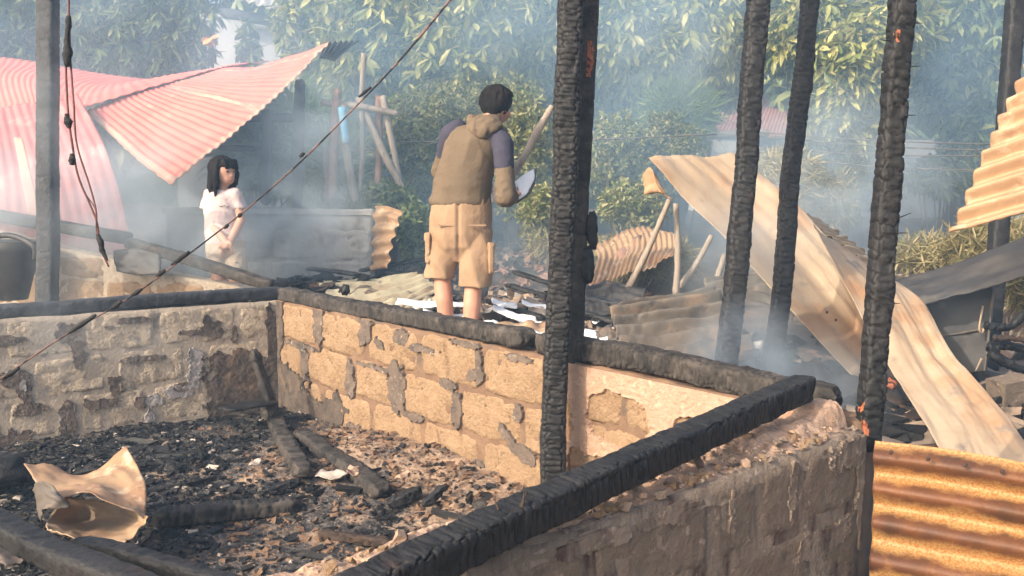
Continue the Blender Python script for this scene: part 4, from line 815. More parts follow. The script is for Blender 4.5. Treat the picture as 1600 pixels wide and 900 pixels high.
lo_ = empty('low_concrete_wall', P(420, 430, 7.4), 'low pale concrete wall with white top edge behind the girl', 'wall')
LA, LB_ = P(262, 420, 7.3), P(582, 420, 7.3)
dd = Vector((LB_.x - LA.x, LB_.y - LA.y)); LL = dd.length; dd.normalize(); CWn = Vector((dd.y, -dd.x))
CW = Wall((LA.x, LA.y), dd, CWn); zt = CW.tz(262, 334)[1]
core(CW, 0, LL, .3, zt, .15, M['concrete'], lo_, 9, off=0, name='concrete_body')
for i in range(4):
    for j in range(2): block(CW, .02 + i * .41 + j * .02, .40 + i * .41 + j * .02, zt - .62 + j * .26, zt - .38 + j * .26, M['concrete'], lo_, 500 + i * 2 + j, .006)
core(CW, -.02, LL + .02, zt + .002, zt + .045, .18, M['concrete_top'], lo_, 10, off=.02, name='coping')

# ------------------------------------------------------------------ fence of sticks and burnt frame
fr = empty('stick_fence', P(570, 330, 7.6), 'grey stick fence lashed together with a crossbar, left of the man', 'fence')
for k, (pts, r, m, nm) in enumerate((([(527, 140), (522, 230), (520, 310)], .04, 'wood_red', 'post'), ([(535, 165), (540, 230), (556, 315)], .04, 'wood_grey', 'post'), ([(502, 160), (560, 166), (622, 178)], .03, 'wood_grey', 'rail'), ([(569, 84), (565, 150), (566, 240), (562, 300)], .024, 'wood_grey', 'pole'), ([(560, 152), (600, 240), (632, 300), (660, 368)], .034, 'wood_grey', 'pole'), ([(598, 150), (612, 220), (626, 290), (640, 330)], .03, 'wood_grey', 'pole'), ([(592, 150), (592, 230), (590, 300)], .035, 'wood_red', 'post'), ([(510, 230), (512, 320)], .03, 'wood_red', 'post'), ([(530, 238), (600, 232)], .012, 'wood_grey', 'rail'))):
    V, Fc = tube([P(x, y, 7.6 + .03 * k) for x, y in pts], [r, r * .85], 8, 24, .25, k); mk(nm, V, Fc, M[m], fr)
V, Fc = tube([P(534, 168, 7.52), P(541, 224, 7.52)], [.035, .03], 8, 8, .1, 3); mk('blue_sleeve', V, Fc, M['blue'], fr)
fr = empty('burnt_doorway', P(440, 300, 7.6), 'blackened door frame of two posts and a crossbar under the pink roof', 'frame')
timber('post', P(463, 330, 7.6), P(468, 125, 7.6), .085, .085, M['char_plank'], fr, up=(0, -1, 0), seed=95, n=18, step=.03)
timber('post', P(415, 320, 7.6), P(418, 170, 7.6), .085, .085, M['char_plank'], fr, up=(0, -1, 0), seed=96, n=18, step=.03)
timber('crossbar', P(380, 184, 7.62), P(470, 183, 7.62), .07, .07, M['char_plank'], fr, seed=97, n=18, step=.03)
timber('crossbar', P(340, 232, 7.62), P(412, 232, 7.62), .05, .05, M['char_plank'], fr, seed=98, n=18, step=.03)
for k, (x0, y0, x1, y1, D, lab) in enumerate(((1046, 312, 974, 466, 6.0, 'thin bare stick leaning before the curled tan sheet'), (1056, 318, 1056, 462, 6.1, 'thin upright stick beside the curled tan sheet'), (1112, 368, 1062, 450, 6.2, 'grey stick slanting under the long pale sheet'), (1132, 398, 1102, 472, 6.0, 'short pale stick leaning left of the smoky posts'), (1162, 420, 1156, 450, 5.9, 'short upright stick between the smoky posts'))):
    V, Fc = tube([P(x0, y0, D), P((x0 + x1) / 2 + 3, (y0 + y1) / 2, D), P(x1, y1, D)], [.018, .024], 8, 16, .3, k); o = mk('wooden_stick', V, Fc, M['wood_grey' if k < 4 else 'wood_red']); tag(o, lab, 'stick', 'sticks under the pale sheet')
# burnt branches and blocks at the far right
for k, (pts, r, lab) in enumerate((([(1540, 508), (1575, 512), (1602, 490), (1640, 470)], .028, 'crooked burnt branch at the right edge by the steel door'), ([(1545, 545), (1580, 540), (1640, 560)], .035, 'burnt branch lying below the crooked one'), ([(1548, 552), (1590, 575), (1650, 590)], .035, 'thick burnt branch curving down at the right edge'), ([(1552, 528), (1590, 530), (1640, 545)], .02, 'reddish thin branch among the burnt ones'))):
    V, Fc = tube([P(x, y, 4.7 - .03 * k) for x, y in pts], [r * .8, r * .5], 12, 50, .7, k + 3); o = mk('burnt_branch', V, Fc, M['burnt_brown'] if k == 3 else M['char']); tag(o, lab, 'branch', 'burnt branches at the right')
c = P(1578, 612, 4.5); V, Fc = box(c, .17, .12, .13, .3, .12, .1, -.1); o = mk('fallen_block', V, Fc, M['block_burnt'], smooth=False); tag(o, 'brown fallen block at the right edge below the burnt branches', 'block')
c = P(1420, 570, 4.9); 
V, Fc = tube([P(1385, 598, 4.3), P(1400, 604, 4.28)], [.03, .024], 10, 6, .3, 2); o = mk('orange_shard', V, Fc, M['bare_wood']); tag(o, 'small orange shard showing through the gap right of the charred post', 'shard')  # its orange is the bare wood colour
o = net('charred_low_sheet', [[P(1180, 560, 5.0), P(1260, 570, 4.9), P(1345, 590, 4.7)], [P(1180, 640, 4.7), P(1260, 650, 4.6), P(1345, 660, 4.4)]], M['zinc_dark'], None, 24, 16, 3, .01, dent=.03, seed=33); tag(o, 'dark sheet lying in smoke below the long pale sheet', 'metal sheet')
o = net('smoky_board', [[P(1130, 540, 5.0), P(1192, 532, 5.0)], [P(1126, 640, 4.95), P(1180, 640, 4.95)]], M['concrete'], None, 10, 12, dent=.02, seed=34, thick=.02); tag(o, 'pale grey board standing between the bases of the smoky posts', 'board')

# ------------------------------------------------------------------ houses behind
hs = empty('grey_house', P(380, 110, 14), 'grey plastered house with pale roof edge behind the pink roof', 'house')
A_, B_ = P(270, 60, 14), P(470, 60, 14)
V, Fc = box(((A_.x + B_.x) / 2, A_.y + 1.5, 2.3), B_.x - A_.x, 3, 3.4); mk('house_wall', V, Fc, M['house_wall'], hs, False)
timber('eave_beam', P(345, 20, 13.7), P(450, 36, 13.7), .16, .16, M['char_plank'], hs, seed=99, n=16, step=.1)
net('house_roof', [[P(340, -14, 13.3), P(400, 6, 13.2), P(470, 30, 13.1)], [P(360, -60, 15), P(420, -50, 15), P(500, -30, 15)]], M['concrete_top'], hs, 30, 12, 9, .03, thick=.02)
rs = empty('red_roof_house', P(1210, 230, 14), 'low house with a faded red corrugated roof behind the posts', 'house')
net('house_roof', [[P(1085, 206, 13.6), P(1210, 212, 13.4), P(1335, 214, 13.2)], [P(1120, 150, 16), P(1230, 150, 16), P(1340, 150, 16)]], M['roof_red'], rs, 300, 16, 44, .012, thick=.01)
A_ = P(1095, 225, 14.4); B_ = P(1340, 225, 14.4)
V, Fc = box(((A_.x + B_.x) / 2, A_.y + 1.2, A_.z - .55), B_.x - A_.x, 2, 1.5); mk('house_wall', V, Fc, M['house_wall'], rs, False)
V, Fc = box(P(1282, 212, 14.2), .16, .1, .3); mk('pale_post', V, Fc, M['zinc_pale'], rs, False)  # post in the pale zinc colour
V, Fc = box(P(1212, 216, 14.25), .45, .06, .32); mk('window', V, Fc, M['zinc_dark'], rs, False)
for k, (x, y, D, r) in enumerate(((1455, 130, 15, 40), (1510, 80, 15, 35), (1470, 190, 15, 25), (1540, 150, 15.5, 40))):
    pass
pr = net('far_pink_roof', [[P(1400, 200, 17), P(1500, 210, 17), P(1620, 215, 17)], [P(1400, 70, 20), P(1500, 70, 20), P(1620, 70, 20)]], M['roof_red'], None, 60, 16, 12, .03, thick=.02); tag(pr, 'far red roof glimpsed through the leaves at the right', 'roof')
yw = empty('yard_wall', P(1440, 330, 10.5), 'pale grey plastered yard wall behind the wires at the right', 'wall')
A_, B_ = P(1395, 300, 11), P(1600, 300, 11)
V, Fc = box(((A_.x + B_.x) / 2, A_.y + .1, 1.2), B_.x - A_.x, .2, 1.55); mk('wall_panel', V, Fc, M['house_wall'], yw, False)
V, Fc = tube([P(1409, 250, 10.8), P(1413, 252, 10.8), P(1414, 312, 10.8)], [.03], 8, 16); mk('pipe', V, Fc, M['concrete_top'], yw)
sh = empty('wooden_rack', P(1120, 240, 9), 'grey wooden rack with broken concrete behind the upper end of the pale sheet', 'rack')
V, Fc = tube([P(1072, 212, 9), P(1200, 208, 9)], [.045], 6, 10, .2, 3); mk('rail', V, Fc, M['wood_grey'], sh)
for x in (1068, 1100): 
    V, Fc = tube([P(x, 208, 9), P(x - 4, 262, 9)], [.03], 6, 8, .2, x); mk('post', V, Fc, M['wood_grey'], sh)
V, Fc = box(P(1140, 235, 9.1), .45, .2, .2, .1, .1); mk('slab', V, Fc, M['concrete'], sh, False)
for k, (y0, y1, x0, lab) in enumerate(((204, 226, 1150, 'topmost of the taut thin wires crossing the yard at the right'), (214, 236, 1200, 'second taut wire from the top at the right'), (232, 244, 1200, 'third taut wire from the top at the right'), (246, 268, 1210, 'lowest taut wire sagging before the grey yard wall'), (222, 210, 620, 'thin wire crossing behind the man at shoulder height'))):
    x1 = 1560 if k < 4 else 1120
    V, Fc = tube([P(x0, y0, 8), P((x0 + x1) / 2, (y0 + y1) / 2 + 4, 8), P(x1, y1, 8)], [.007], 5, 16); o = mk('fence_wire', V, Fc, M['zinc_grey']); tag(o, lab, 'wire', 'wires across the yard')

# ------------------------------------------------------------------ vegetation
def leaf(L, wd, droop, fold):
    w2 = wd / 2
    return np.array([(0, 0, 0), (L * .28, w2 * .85, 0), (L * .28, -w2 * .85, 0), (L * .68, w2 * .9, -droop * L * .35), (L * .68, -w2 * .9, -droop * L * .35), (L, 0, -droop * L), (L * .28, 0, -fold), (L * .68, 0, -fold - droop * L * .35)], float), [[0, 2, 6, 6], [0, 6, 1, 1], [2, 4, 7, 6], [6, 7, 3, 1], [4, 5, 7, 7], [7, 5, 3, 3]]
def rotm(rx, ry, rz): return np.array(Matrix.Rotation(rz, 3, 'Z') @ Matrix.Rotation(ry, 3, 'Y') @ Matrix.Rotation(rx, 3, 'X'))
def rosette(n, L, wd, rnd, spread=(-.5, .9)):
    V, Fc = [], []
    for k in range(n):
        lv, lf = leaf(L * rnd.uniform(.65, 1.1), wd * rnd.uniform(.8, 1.2), rnd.uniform(.05, .35), wd * .12)
        m = rotm(rnd.uniform(-.5, .5), rnd.uniform(*spread), k * 2.4 + rnd.uniform(-.4, .4))
        b = sum(len(x) for x in V); V.append(lv @ m.T); Fc += [[i + b for i in f] for f in lf]
    Fq = []
    for f in Fc: Fq += [[f[0], f[1], f[2]]] + ([[f[0], f[2], f[3]]] if f[3] != f[2] else [])
    return np.vstack(V), np.array(Fq)
ROS = [rosette(RND.choice((5, 7, 8, 9, 11)), RND.uniform(.14, .21), RND.uniform(.036, .056), RND, (-.35, 1.15)) for _ in range(12)]
SPR = [rosette(10, .055, .018, RND, (-1.3, 1.3)) for _ in range(6)]
LONG = [rosette(9, .5, .03, RND, (-1.2, -.1)) for _ in range(5)]
DRY = [rosette(9, .09, .007, RND, (-1.4, 1.2)) for _ in range(5)]
def sample_blobs(blobs, n, shell=.55, zmin=None):
    vol = np.array([b[3] * b[3] * b[4] if len(b) > 4 else b[3] ** 3 for b in blobs]) ** .8; vol = vol / vol.sum()
    out = []
    while len(out) < n:
        b = blobs[int(NPR.choice(len(blobs), p=vol))]
        d = NPR.normal(size=3); d /= np.linalg.norm(d); r = (shell + (1 - shell) * NPR.random()) * (1 + .25 * float(fbm(np.array([d * 1.7 + b[0] * .01]), 3, 4)[0]))
        c = P(b[0], b[1], b[2]); s = b[2] / F; rx = b[3] * s; rz = (b[4] if len(b) > 4 else b[3]) * s
        p = np.array([c.x + d[0] * rx * r, c.y + d[1] * min(rx, 1.1) * r, c.z + d[2] * rz * r])
        if p[2] < ghz(p): continue
        out.append(p)
    return np.array(out)
def bake(protos, pts, smin, smax, tilt=.6):
    VV, FF, n = [], [], 0
    for p in pts:
        V, Fc = protos[RND.randrange(len(protos))]; m = rotm(RND.uniform(-tilt, tilt), RND.uniform(-tilt, tilt), RND.uniform(0, 6.3)) * RND.uniform(smin, smax)
        VV.append(V @ m.T + p); FF.append(Fc + n); n += len(V)
    return np.vstack(VV), np.vstack(FF)
ROSM = {}
def tree(blobs, base, lab, n, nparts, m='leaf', sc=(.8, 1.25), name='broadleaf_tree', cat='tree', grp='leafy trees behind the ruin', shell=.55):
    bpt = Vector(base); bpt.z = ghz(bpt, -.1)
    root = empty(name, bpt, lab, cat, grp)
    cs = [P(b[0], b[1], b[2]) for b in blobs]; top = sum(cs, Vector()) / len(cs)
    V, Fc = tube([bpt, bpt.lerp(top, .5) + Vector((RND.uniform(-.15, .15), .1, 0)), top], [.16, .12, .05], 10, 20, .25, n); tk = mk('trunk', V, Fc, M['bark'], root)
    for i, c in enumerate(cs):
        V, Fc = tube([bpt.lerp(top, .45), (bpt.lerp(top, .6) + c) / 2 + Vector((0, 0, .2)), c], [.07, .05, .015], 7, 14, .2, i); mk('limb', V, Fc, M['bark'], tk)
    pts = sample_blobs(blobs, n, shell); V, Fc = bake(ROS, pts, *sc)
    o = mk('crown', V, Fc, M[m], root, False); tag(o, kind='stuff')
    if nparts:
        if m not in ROSM:
            ROSM[m] = []
            for V, Fc in ROS:
                me = bpy.data.meshes.new('leaf_cluster'); me.from_pydata(V.tolist(), [], Fc.tolist()); me.materials.append(M[m]); ROSM[m].append(me)
        pp = sample_blobs(blobs, nparts * 3, .85); pp = pp[np.argsort(pp[:, 1])][:nparts]
        for p in pp:
            o = bpy.data.objects.new('leaf_cluster', RND.choice(ROSM[m])); COL.objects.link(o); o.parent = root; o.location = Vector(p) - bpt
            o.rotation_euler = (RND.uniform(-.6, .6), RND.uniform(-.6, .6), RND.uniform(0, 6.3)); s = RND.uniform(.8, 1.3); o.scale = (s, s, s)
    return root
tree([(40, 20, 11, 120), (180, 20, 11, 130), (280, 55, 10.8, 70), (-90, 40, 11, 120), (230, 95, 10.8, 60)], P(140, 300, 11), 'dark leafy tree rising behind the fallen pink roof at the left', 2200, 90, 'leaf_dark')
tree([(500, 40, 10, 75), (610, 40, 9.6, 110), (720, 60, 9.3, 110), (830, 30, 9.5, 110), (560, 110, 9.7, 60), (690, 130, 9.6, 70), (810, 110, 9.6, 80), (540, 160, 9.8, 30)], P(700, 300, 10), 'big leafy tree with yellowish leaf tufts behind the standing man', 3200, 200)
tree([(970, 50, 9.5, 90), (1080, 50, 9.5, 100), (1020, 120, 9.8, 75), (1150, 60, 9.6, 70), (940, 130, 10, 60), (1110, 130, 10, 50)], P(1050, 300, 10.3), 'leafy tree between the tall double post and the smoky posts', 2300, 140)
tree([(1255, 40, 8.8, 80), (1330, 90, 8.4, 75), (1300, 160, 8.5, 50), (1390, 40, 8.8, 70), (1340, 200, 8.6, 30)], P(1330, 300, 9.4), 'leafy tree hanging its pale tufts right of the smoky posts', 1700, 150)
tree([(1470, 60, 9.8, 80), (1560, 30, 9.6, 90), (1480, 150, 10, 60), (1560, 130, 9.8, 60), (1500, 215, 9.6, 35), (1490, 255, 10.2, 28)], P(1500, 330, 10.3), 'dark leafy tree with gaps showing a red roof at the right', 1300, 80, 'leaf_dark', shell=.3)
# far wood closing the view
pts = []
for _ in range(8500):
    x = NPR.uniform(-11, 13); D = NPR.uniform(15, 19); pts.append((x, D, 1.0 + NPR.random() ** .8 * 5.6))
V, Fc = bake(ROS, pts, 1.7, 2.9, 1.0); o = mk('far_woods', V, Fc, M['leaf_dark'], None, False); tag(o, 'dark mass of woods far behind the yard', kind='stuff')

def shrub(blobs, base, lab, n, protos, m, sc=(.8, 1.3), name='shrub', nst=10, shell=.2, grp='shrubs in the yard', stem=None):
    bpt = Vector(base); bpt.z = ghz(bpt, -.05); root = empty(name, bpt, lab, 'shrub', grp)
    pts = sample_blobs(blobs, n, shell); V, Fc = bake(protos, pts, *sc, 1.2); o = mk('foliage', V, Fc, M[m], root, False); tag(o, kind='stuff')
    mb = MB()
    for k in range(nst):
        p = pts[RND.randrange(len(pts))]; q = Vector(p); b0 = bpt.lerp(Vector((q.x, q.y, bpt.z)), .6)
        V, Fc = tube([b0, b0.lerp(q, .5) + Vector((RND.uniform(-.1, .1), 0, .08)), q], [.012, .004], 5, 8); mb.add(V, Fc)
    mb.build('stems', stem or M['bark'], root)['kind'] = 'stuff'
    return root
shrub([(660, 250, 8.5, 55, 110), (640, 200, 8.7, 40, 60)], P(650, 400, 8), 'fine leaved green brown bush left of the standing man', 2600, SPR, 'leaf_bush')
shrub([(820, 250, 8.2, 60, 110), (800, 180, 8.6, 60, 60), (850, 330, 7.6, 40, 50)], P(830, 400, 8), 'fine leaved bush right of the standing man before the double post', 3000, SPR, 'leaf_bush')
shrub([(730, 180, 9, 110, 55)], P(730, 380, 9), 'pale bush showing above the head of the standing man', 1800, SPR, 'leaf_bush')
shrub([(960, 250, 8.4, 60, 75), (1040, 240, 8.6, 60, 70), (990, 320, 7.8, 60, 40)], P(1000, 400, 8), 'fine leaved bush between the double post and the long pale sheet', 3000, SPR, 'leaf_bush')
shrub([(1060, 190, 9.2, 40, 45)], P(1060, 330, 9), 'small lime green drooping shrub by the wooden rack', 900, LONG, 'leaf_lime', (.5, .8))
shrub([(1220, 290, 7.6, 70, 60), (1290, 320, 7.6, 50, 50)], P(1250, 400, 7.4), 'dry tangled shrub seen between the smoky posts and the orange patched post', 1500, DRY, 'leaf_dry', (1, 1.8), nst=60, stem=M['wood_red'])
shrub([(1300, 260, 9, 60, 70)], P(1300, 380, 9), 'hazy green shrub behind the dry one at the right', 1500, SPR, 'leaf_bush', (1, 1.6))
shrub([(1450, 400, 6.6, 80, 26), (1560, 390, 6.2, 80, 50), (1590, 440, 5.8, 50, 36)], P(1540, 460, 6.2), 'dry grass and twigs behind the dark slanting sheet at the right', 1500, DRY, 'leaf_dry', (1, 2), nst=60, stem=M['wood_grey'])
shrub([(400, 230, 9, 60, 70), (470, 230, 9, 60, 80), (520, 280, 8.6, 50, 50)], P(450, 340, 9), 'long leaved green plants behind the burnt door frame', 650, LONG, 'leaf_lime', (.6, 1.1))
shrub([(600, 330, 7.8, 60, 50), (650, 360, 7.4, 30, 50), (560, 310, 8.4, 60, 30)], P(600, 420, 7.8), 'dark green low bush behind the end of the grey low wall', 2000, SPR, 'leaf_dark', (1, 1.5))
shrub([(500, 200, 8.8, 40, 40), (620, 165, 8.9, 20, 14)], P(500, 330, 8.8), 'bright lime creeper climbing on the stick fence', 700, SPR, 'leaf_lime', (1, 1.6))
shrub([(1470, 270, 9.6, 50, 30)], P(1470, 350, 9.6), 'dark leaves hanging over the grey yard wall', 300, ROS, 'leaf_dark', (.7, 1))
shrub([(388, 80, 12.6, 22, 40)], P(388, 200, 12.6), 'slim plant silhouetted against the grey house wall', 60, ROS, 'leaf_dark', (.8, 1.1))
shrub([(1000, 400, 7.2, 90, 30), (880, 380, 7.6, 60, 25)], P(960, 430, 7.2), 'dry brown undergrowth behind the curled tan sheet', 900, DRY, 'leaf_dry', (1, 1.8), nst=30)
# orange blossom in the left tree
c = P(328, 60, 10.2); mb = MB()
for k in range(7):
    lv, lf = leaf(.12, .07, .1, 0); mb.add(lv @ rotm(RND.uniform(-1, 1), RND.uniform(-1, 1), k) .T + np.array(c), lf)
o = mb.build('orange_leaves', M['petal']); tag(o, 'single orange dead leaf tuft at the edge of the left tree', 'leaves')

# ------------------------------------------------------------------ people
def fuse(name, pieces, m, parent, vox=.012, smooth=3, fold=0, fscale=(12, 12, 12), seed=0, fn=None):
    mb = MB()
    for V, Fc in pieces: mb.add(V, Fc)
    me = bpy.data.meshes.new('tmp'); me.from_pydata(mb.V, [], mb.F); ob = bpy.data.objects.new('tmp', me); COL.objects.link(ob)
    r = ob.modifiers.new('r', 'REMESH'); r.mode = 'VOXEL'; r.voxel_size = vox
    s = ob.modifiers.new('s', 'SMOOTH'); s.factor = .6; s.iterations = smooth
    bpy.context.view_layer.update(); dg = bpy.context.evaluated_depsgraph_get()
    ev = ob.evaluated_get(dg); m2 = bpy.data.meshes.new_from_object(ev)
    nv = len(m2.vertices); V = np.empty(nv * 3); m2.vertices.foreach_get('co', V); V = V.reshape(-1, 3)
    if fold:
        nn = np.empty(nv * 3); m2.vertices.foreach_get('normal', nn); nn = nn.reshape(-1, 3)
        f = fbm(V * np.array(fscale) + seed, 3, seed); f = 1 - np.abs(f) * 2.2
        f = fold * f + (fn(V) if fn else 0)
        V = V + nn * f[:, None]
    Fc = [list(p.vertices) for p in m2.polygons]
    bpy.data.objects.remove(ob); bpy.data.meshes.remove(me); bpy.data.meshes.remove(m2)
    return mk(name, V, Fc, m, parent, True)
def fingers(palm, d, side, nrm, sc, curl=.7):
    """palm centre, pointing direction, side (towards the thumb), normal"""
    d, side, nrm = Vector(d).normalized(), Vector(side).normalized(), Vector(nrm).normalized(); out = []
    out.append(ellip(palm, (.042 * sc, .042 * sc, .02 * sc)))
    for k, ln in enumerate((.068, .076, .072, .058)):
        b0 = Vector(palm) + d * .036 * sc + side * (.027 - .018 * k) * sc
        p1 = b0 + (d * math.cos(curl * .5) + nrm * math.sin(curl * .5)) * ln * .5 * sc; p2 = p1 + (d * math.cos(curl * 1.6) + nrm * math.sin(curl * 1.6)) * ln * .5 * sc
        out += [capsule(b0, p1, .009 * sc, .0085 * sc, 8), capsule(p1, p2, .0085 * sc, .007 * sc, 8)]
    b0 = Vector(palm) - d * .012 * sc + side * .036 * sc; p1 = b0 + (d * .6 + side * .7 + nrm * .2) * .032 * sc; p2 = p1 + (d * .9 + side * .15 + nrm * .3) * .03 * sc
    out += [capsule(b0, p1, .011 * sc, .010 * sc, 8), capsule(p1, p2, .010 * sc, .008 * sc, 8)]
    return out
# --- man
md = 5.4
def Q(x, y, dd=0): return P(x, y, md + dd)
feetL, feetR = Q(702, 566, .05), Q(734, 574, 0)
man = empty('person', (feetL + feetR) / 2, 'person in olive hooded shirt and khaki cargo shorts standing with his back turned', 'person')
neck, hd = Q(767, 190, -.02), Q(776, 163, .0)
body = []
LK = Vector((.5, .8, -.32)).normalized(); RS = Vector((.85, -.53, 0)).normalized(); UPH = RS.cross(LK).normalized()
body += [ellip(hd, (.075, .092, .10), rz=-.56, rx=-.25), ellip(hd + LK * .045 - UPH * .045, (.055, .062, .06), rz=-.56), capsule(Q(764, 200, -.03), hd - LK * .02 - UPH * .02, .055, .056)]
body += [ellip(hd + RS * .075 - UPH * .02 - LK * .005, (.012, .022, .034), rz=-.4), ellip(hd + LK * .105 - UPH * .03, (.014, .018, .016)), ellip(hd + RS * .04 + LK * .06 - UPH * .035, (.03, .03, .03))]     # ear, nose, cheek
body += [loft([(Q(720, 345), .15, .10, 0), (Q(722, 305), .15, .10, 0), (Q(735, 250, -.02), .165, .10, -.15), (Q(745, 212, -.02), .16, .09, -.2), (Q(757, 196, -.02), .08, .06, -.2)])]
for hip, kn, an, ft in (((698, 345, .02), (690, 430, .03), (703, 545, .06), (702, 566, .05)), ((744, 345, -.02), (740, 440, -.03), (733, 556, .0), (734, 574, 0))):
    k_, a_ = Q(*kn), Q(*an); calf = k_.lerp(a_, .33) + Vector((0, -.018, 0))
    body += [capsule(Q(*hip), k_, .085, .056), capsule(k_, calf, .052, .055), capsule(calf, a_, .054, .036), capsule(a_, Q(*ft), .036, .036), capsule(Q(*ft), Q(*ft) + Vector((.03, .17, -.03)), .036, .028)]
elR, wrR = Q(790, 308, -.18), Q(801, 306, .02); elL, wrL = Q(688, 268, .2), Q(758, 298, .24)
body += [capsule(Q(783, 222, -.12), elR, .045, .036), capsule(elR, wrR, .036, .026), capsule(Q(707, 208, .08), elL, .045, .036), capsule(elL, wrL, .036, .026)]
body += fingers(Q(805, 303, .08), (.45, .85, .25), (-.2, .1, 1), (-.8, .3, 0), 1.0, .8) + fingers(Q(766, 300, .26), (.9, .35, .05), (-.1, -.2, 1), (.2, .8, 0), 1.0, .8)
fuse('body', body, M['skin'], man, .0085, 3)
# hair
hr = [ellip(hd - LK * .012 + UPH * .026, (.094, .104, .088), rz=-.56, rx=-.2), ellip(hd - LK * .055 - UPH * .025, (.075, .045, .065), rz=-.56), ellip(hd - LK * .045 - UPH * .07, (.05, .03, .035), rz=-.56), ellip(hd + RS * .06 - UPH * .0 - LK * .03, (.03, .045, .05), rz=-.56)]
for k in range(90):
    d_ = Vector((RND.gauss(0, 1), RND.gauss(0, 1), RND.gauss(0, 1) + .3)).normalized()
    if d_.dot(LK) > .45: continue
    p_ = hd - LK * .012 + UPH * .022 + Vector((d_.x * .095, d_.y * .10, d_.z * .09)); dn = (Vector((0, 0, -1)) - d_ * -d_.z).normalized()
    hr.append(capsule(p_, p_ + (dn * 1.0 + d_ * RND.uniform(-.1, .12) + Vector((RND.uniform(-.25, .25), 0, 0))) * RND.uniform(.03, .05), .010, .004, 6))
fuse('hair', hr, M['hair'], man, .0065, 2, .003, (50, 50, 20), 4)
# shirt body, sleeves, hood
shirt = [loft([(Q(719, 321), .183, .135, 0), (Q(720, 312), .187, .14, 0), (Q(722, 292), .180, .138, 0), (Q(727, 268, -.01), .174, .132, -.05), (Q(734, 245, -.02), .176, .125, -.12), (Q(740, 222, -.03), .178, .118, -.2), (Q(746, 206, -.03), .165, .105, -.22), (Q(753, 196, -.03), .12, .085, -.22), (Q(761, 189, -.03), .07, .065, -.2)])]
def shirt_folds(V):
    c = np.array(Q(725, 262)); x, z = V[:, 0] - c[0], V[:, 2] - c[2]
    wv = x * 9 + z * 62 + 2.6 * fbm(V * 5 + 2, 2, 5) + 10 * x * x; low = sstep(.02, -.2, z)
    w2 = x * 60 - z * 18 + 3 * fbm(V * 5 + 7, 2, 6)
    return .0085 * low * (1 - 2 * np.abs(np.sin(wv * .5))) * (.4 + .6 * sstep(-.3, .3, fbm(V * 6, 2, 8))) + .005 * sstep(-.05, .1, z) * (1 - 2 * np.abs(np.sin(w2 * .5))) * sstep(-.1, .4, fbm(V * 4 + 3, 2, 9))
fuse('shirt', shirt, M['olive'], man, .0085, 1, .003, (9, 9, 15), 6, shirt_folds)
fuse('hood', [loft([(Q(752, 215, -.12), .05, .03, -.2), (Q(754, 205, -.115), .095, .05, -.2), (Q(757, 196, -.10), .105, .06, -.2), (Q(761, 187, -.075), .085, .06, -.2), (Q(763, 181, -.055), .065, .055, -.2)]), capsule(Q(738, 188, -.06), Q(755, 208, -.14), .035, .035), capsule(Q(755, 208, -.14), Q(786, 207, -.06), .035, .03), ellip(Q(760, 196, -.11), (.085, .05, .05))], M['olive'], man, .010, 2, .008, (22, 22, 22), 8)
fuse('sleeve', [capsule(Q(715, 203, .03), Q(704, 212, .07), .062, .068), capsule(Q(704, 212, .07), Q(696, 245, .14), .066, .056)], M['slate'], man, .011, 3, .005, (16, 16, 16), 9)['label'] = 'dark slate upper sleeve'
fuse('sleeve', [capsule(Q(778, 214, -.08), Q(785, 226, -.12), .06, .066), capsule(Q(785, 226, -.12), Q(788, 262, -.15), .064, .056)], M['slate'], man, .011, 3, .005, (16, 16, 16), 11)['label'] = 'dark slate upper sleeve'
fuse('cuff', [capsule(Q(788, 264, -.15), Q(790, 308, -.175), .053, .06), capsule(Q(790, 308, -.175), Q(799, 307, -.03), .056, .042)], M['olive'], man, .010, 3, .007, (26, 26, 26), 12)['label'] = 'olive lower sleeve'
fuse('cuff', [capsule(Q(696, 246, .14), elL, .053, .055), capsule(elL, Q(735, 290, .23), .052, .042)], M['olive'], man, .010, 3, .007, (26, 26, 26), 13)['label'] = 'olive lower sleeve'
# shorts
def flatcone(a, b, ra, rb, yaw=0, sq=.9):
    rr = []
    for t in np.linspace(0, 1, 8): rr.append((Vector(a).lerp(Vector(b), float(t)), ra + (rb - ra) * t, (ra + (rb - ra) * t) * sq, yaw))
    return loft(rr[::-1])
shorts = [loft([(Q(717, 408), .03, .05, 0), (Q(718, 385), .16, .11, 0), (Q(719, 365), .187, .13, 0), (Q(720, 340), .188, .14, 0), (Q(721, 322), .182, .14, 0), (Q(722, 308), .172, .13, 0)]),
          flatcone(Q(697, 360, .01), Q(687, 434, .03), .098, .092), flatcone(Q(744, 360, -.01), Q(743, 447, -.03), .1, .099)]
def shorts_folds(V):
    c = np.array(Q(718, 352)); x, z = V[:, 0] - c[0], V[:, 2] - c[2]
    seam = -.014 * np.exp(-(x / .009) ** 2) * sstep(-.25, -.05, z) * (V[:, 1] < c[1])
    gather = .004 * sstep(.11, .155, z) * np.sin(x * 190 + 2 * fbm(V * 9, 2, 2))
    wv = np.abs(x) * 55 + z * 22 * np.sign(x) + 3 * fbm(V * 5, 2, 4)
    return seam + gather + .006 * sstep(.02, -.12, z) * (1 - 2 * np.abs(np.sin(wv * .5)))
fuse('shorts', shorts, M['khaki'], man, .0085, 1, .003, (14, 14, 7), 15, shorts_folds)
for (x, y, d_, rz_) in ((674, 388, .02, -.3), (764, 404, -.04, .3)):
    o = fuse('cargo_pocket', [box(Q(x, y, d_), .030, .13, .17, rz_, .04)], M['khaki'], man, .007, 2, .003, (20, 20, 20), x)
    fuse('pocket_flap', [box(Q(x, y - 19, d_ - .003), .038, .138, .05, rz_, .04)], M['khaki'], o, .006, 1, .002, (20, 20, 20), x)
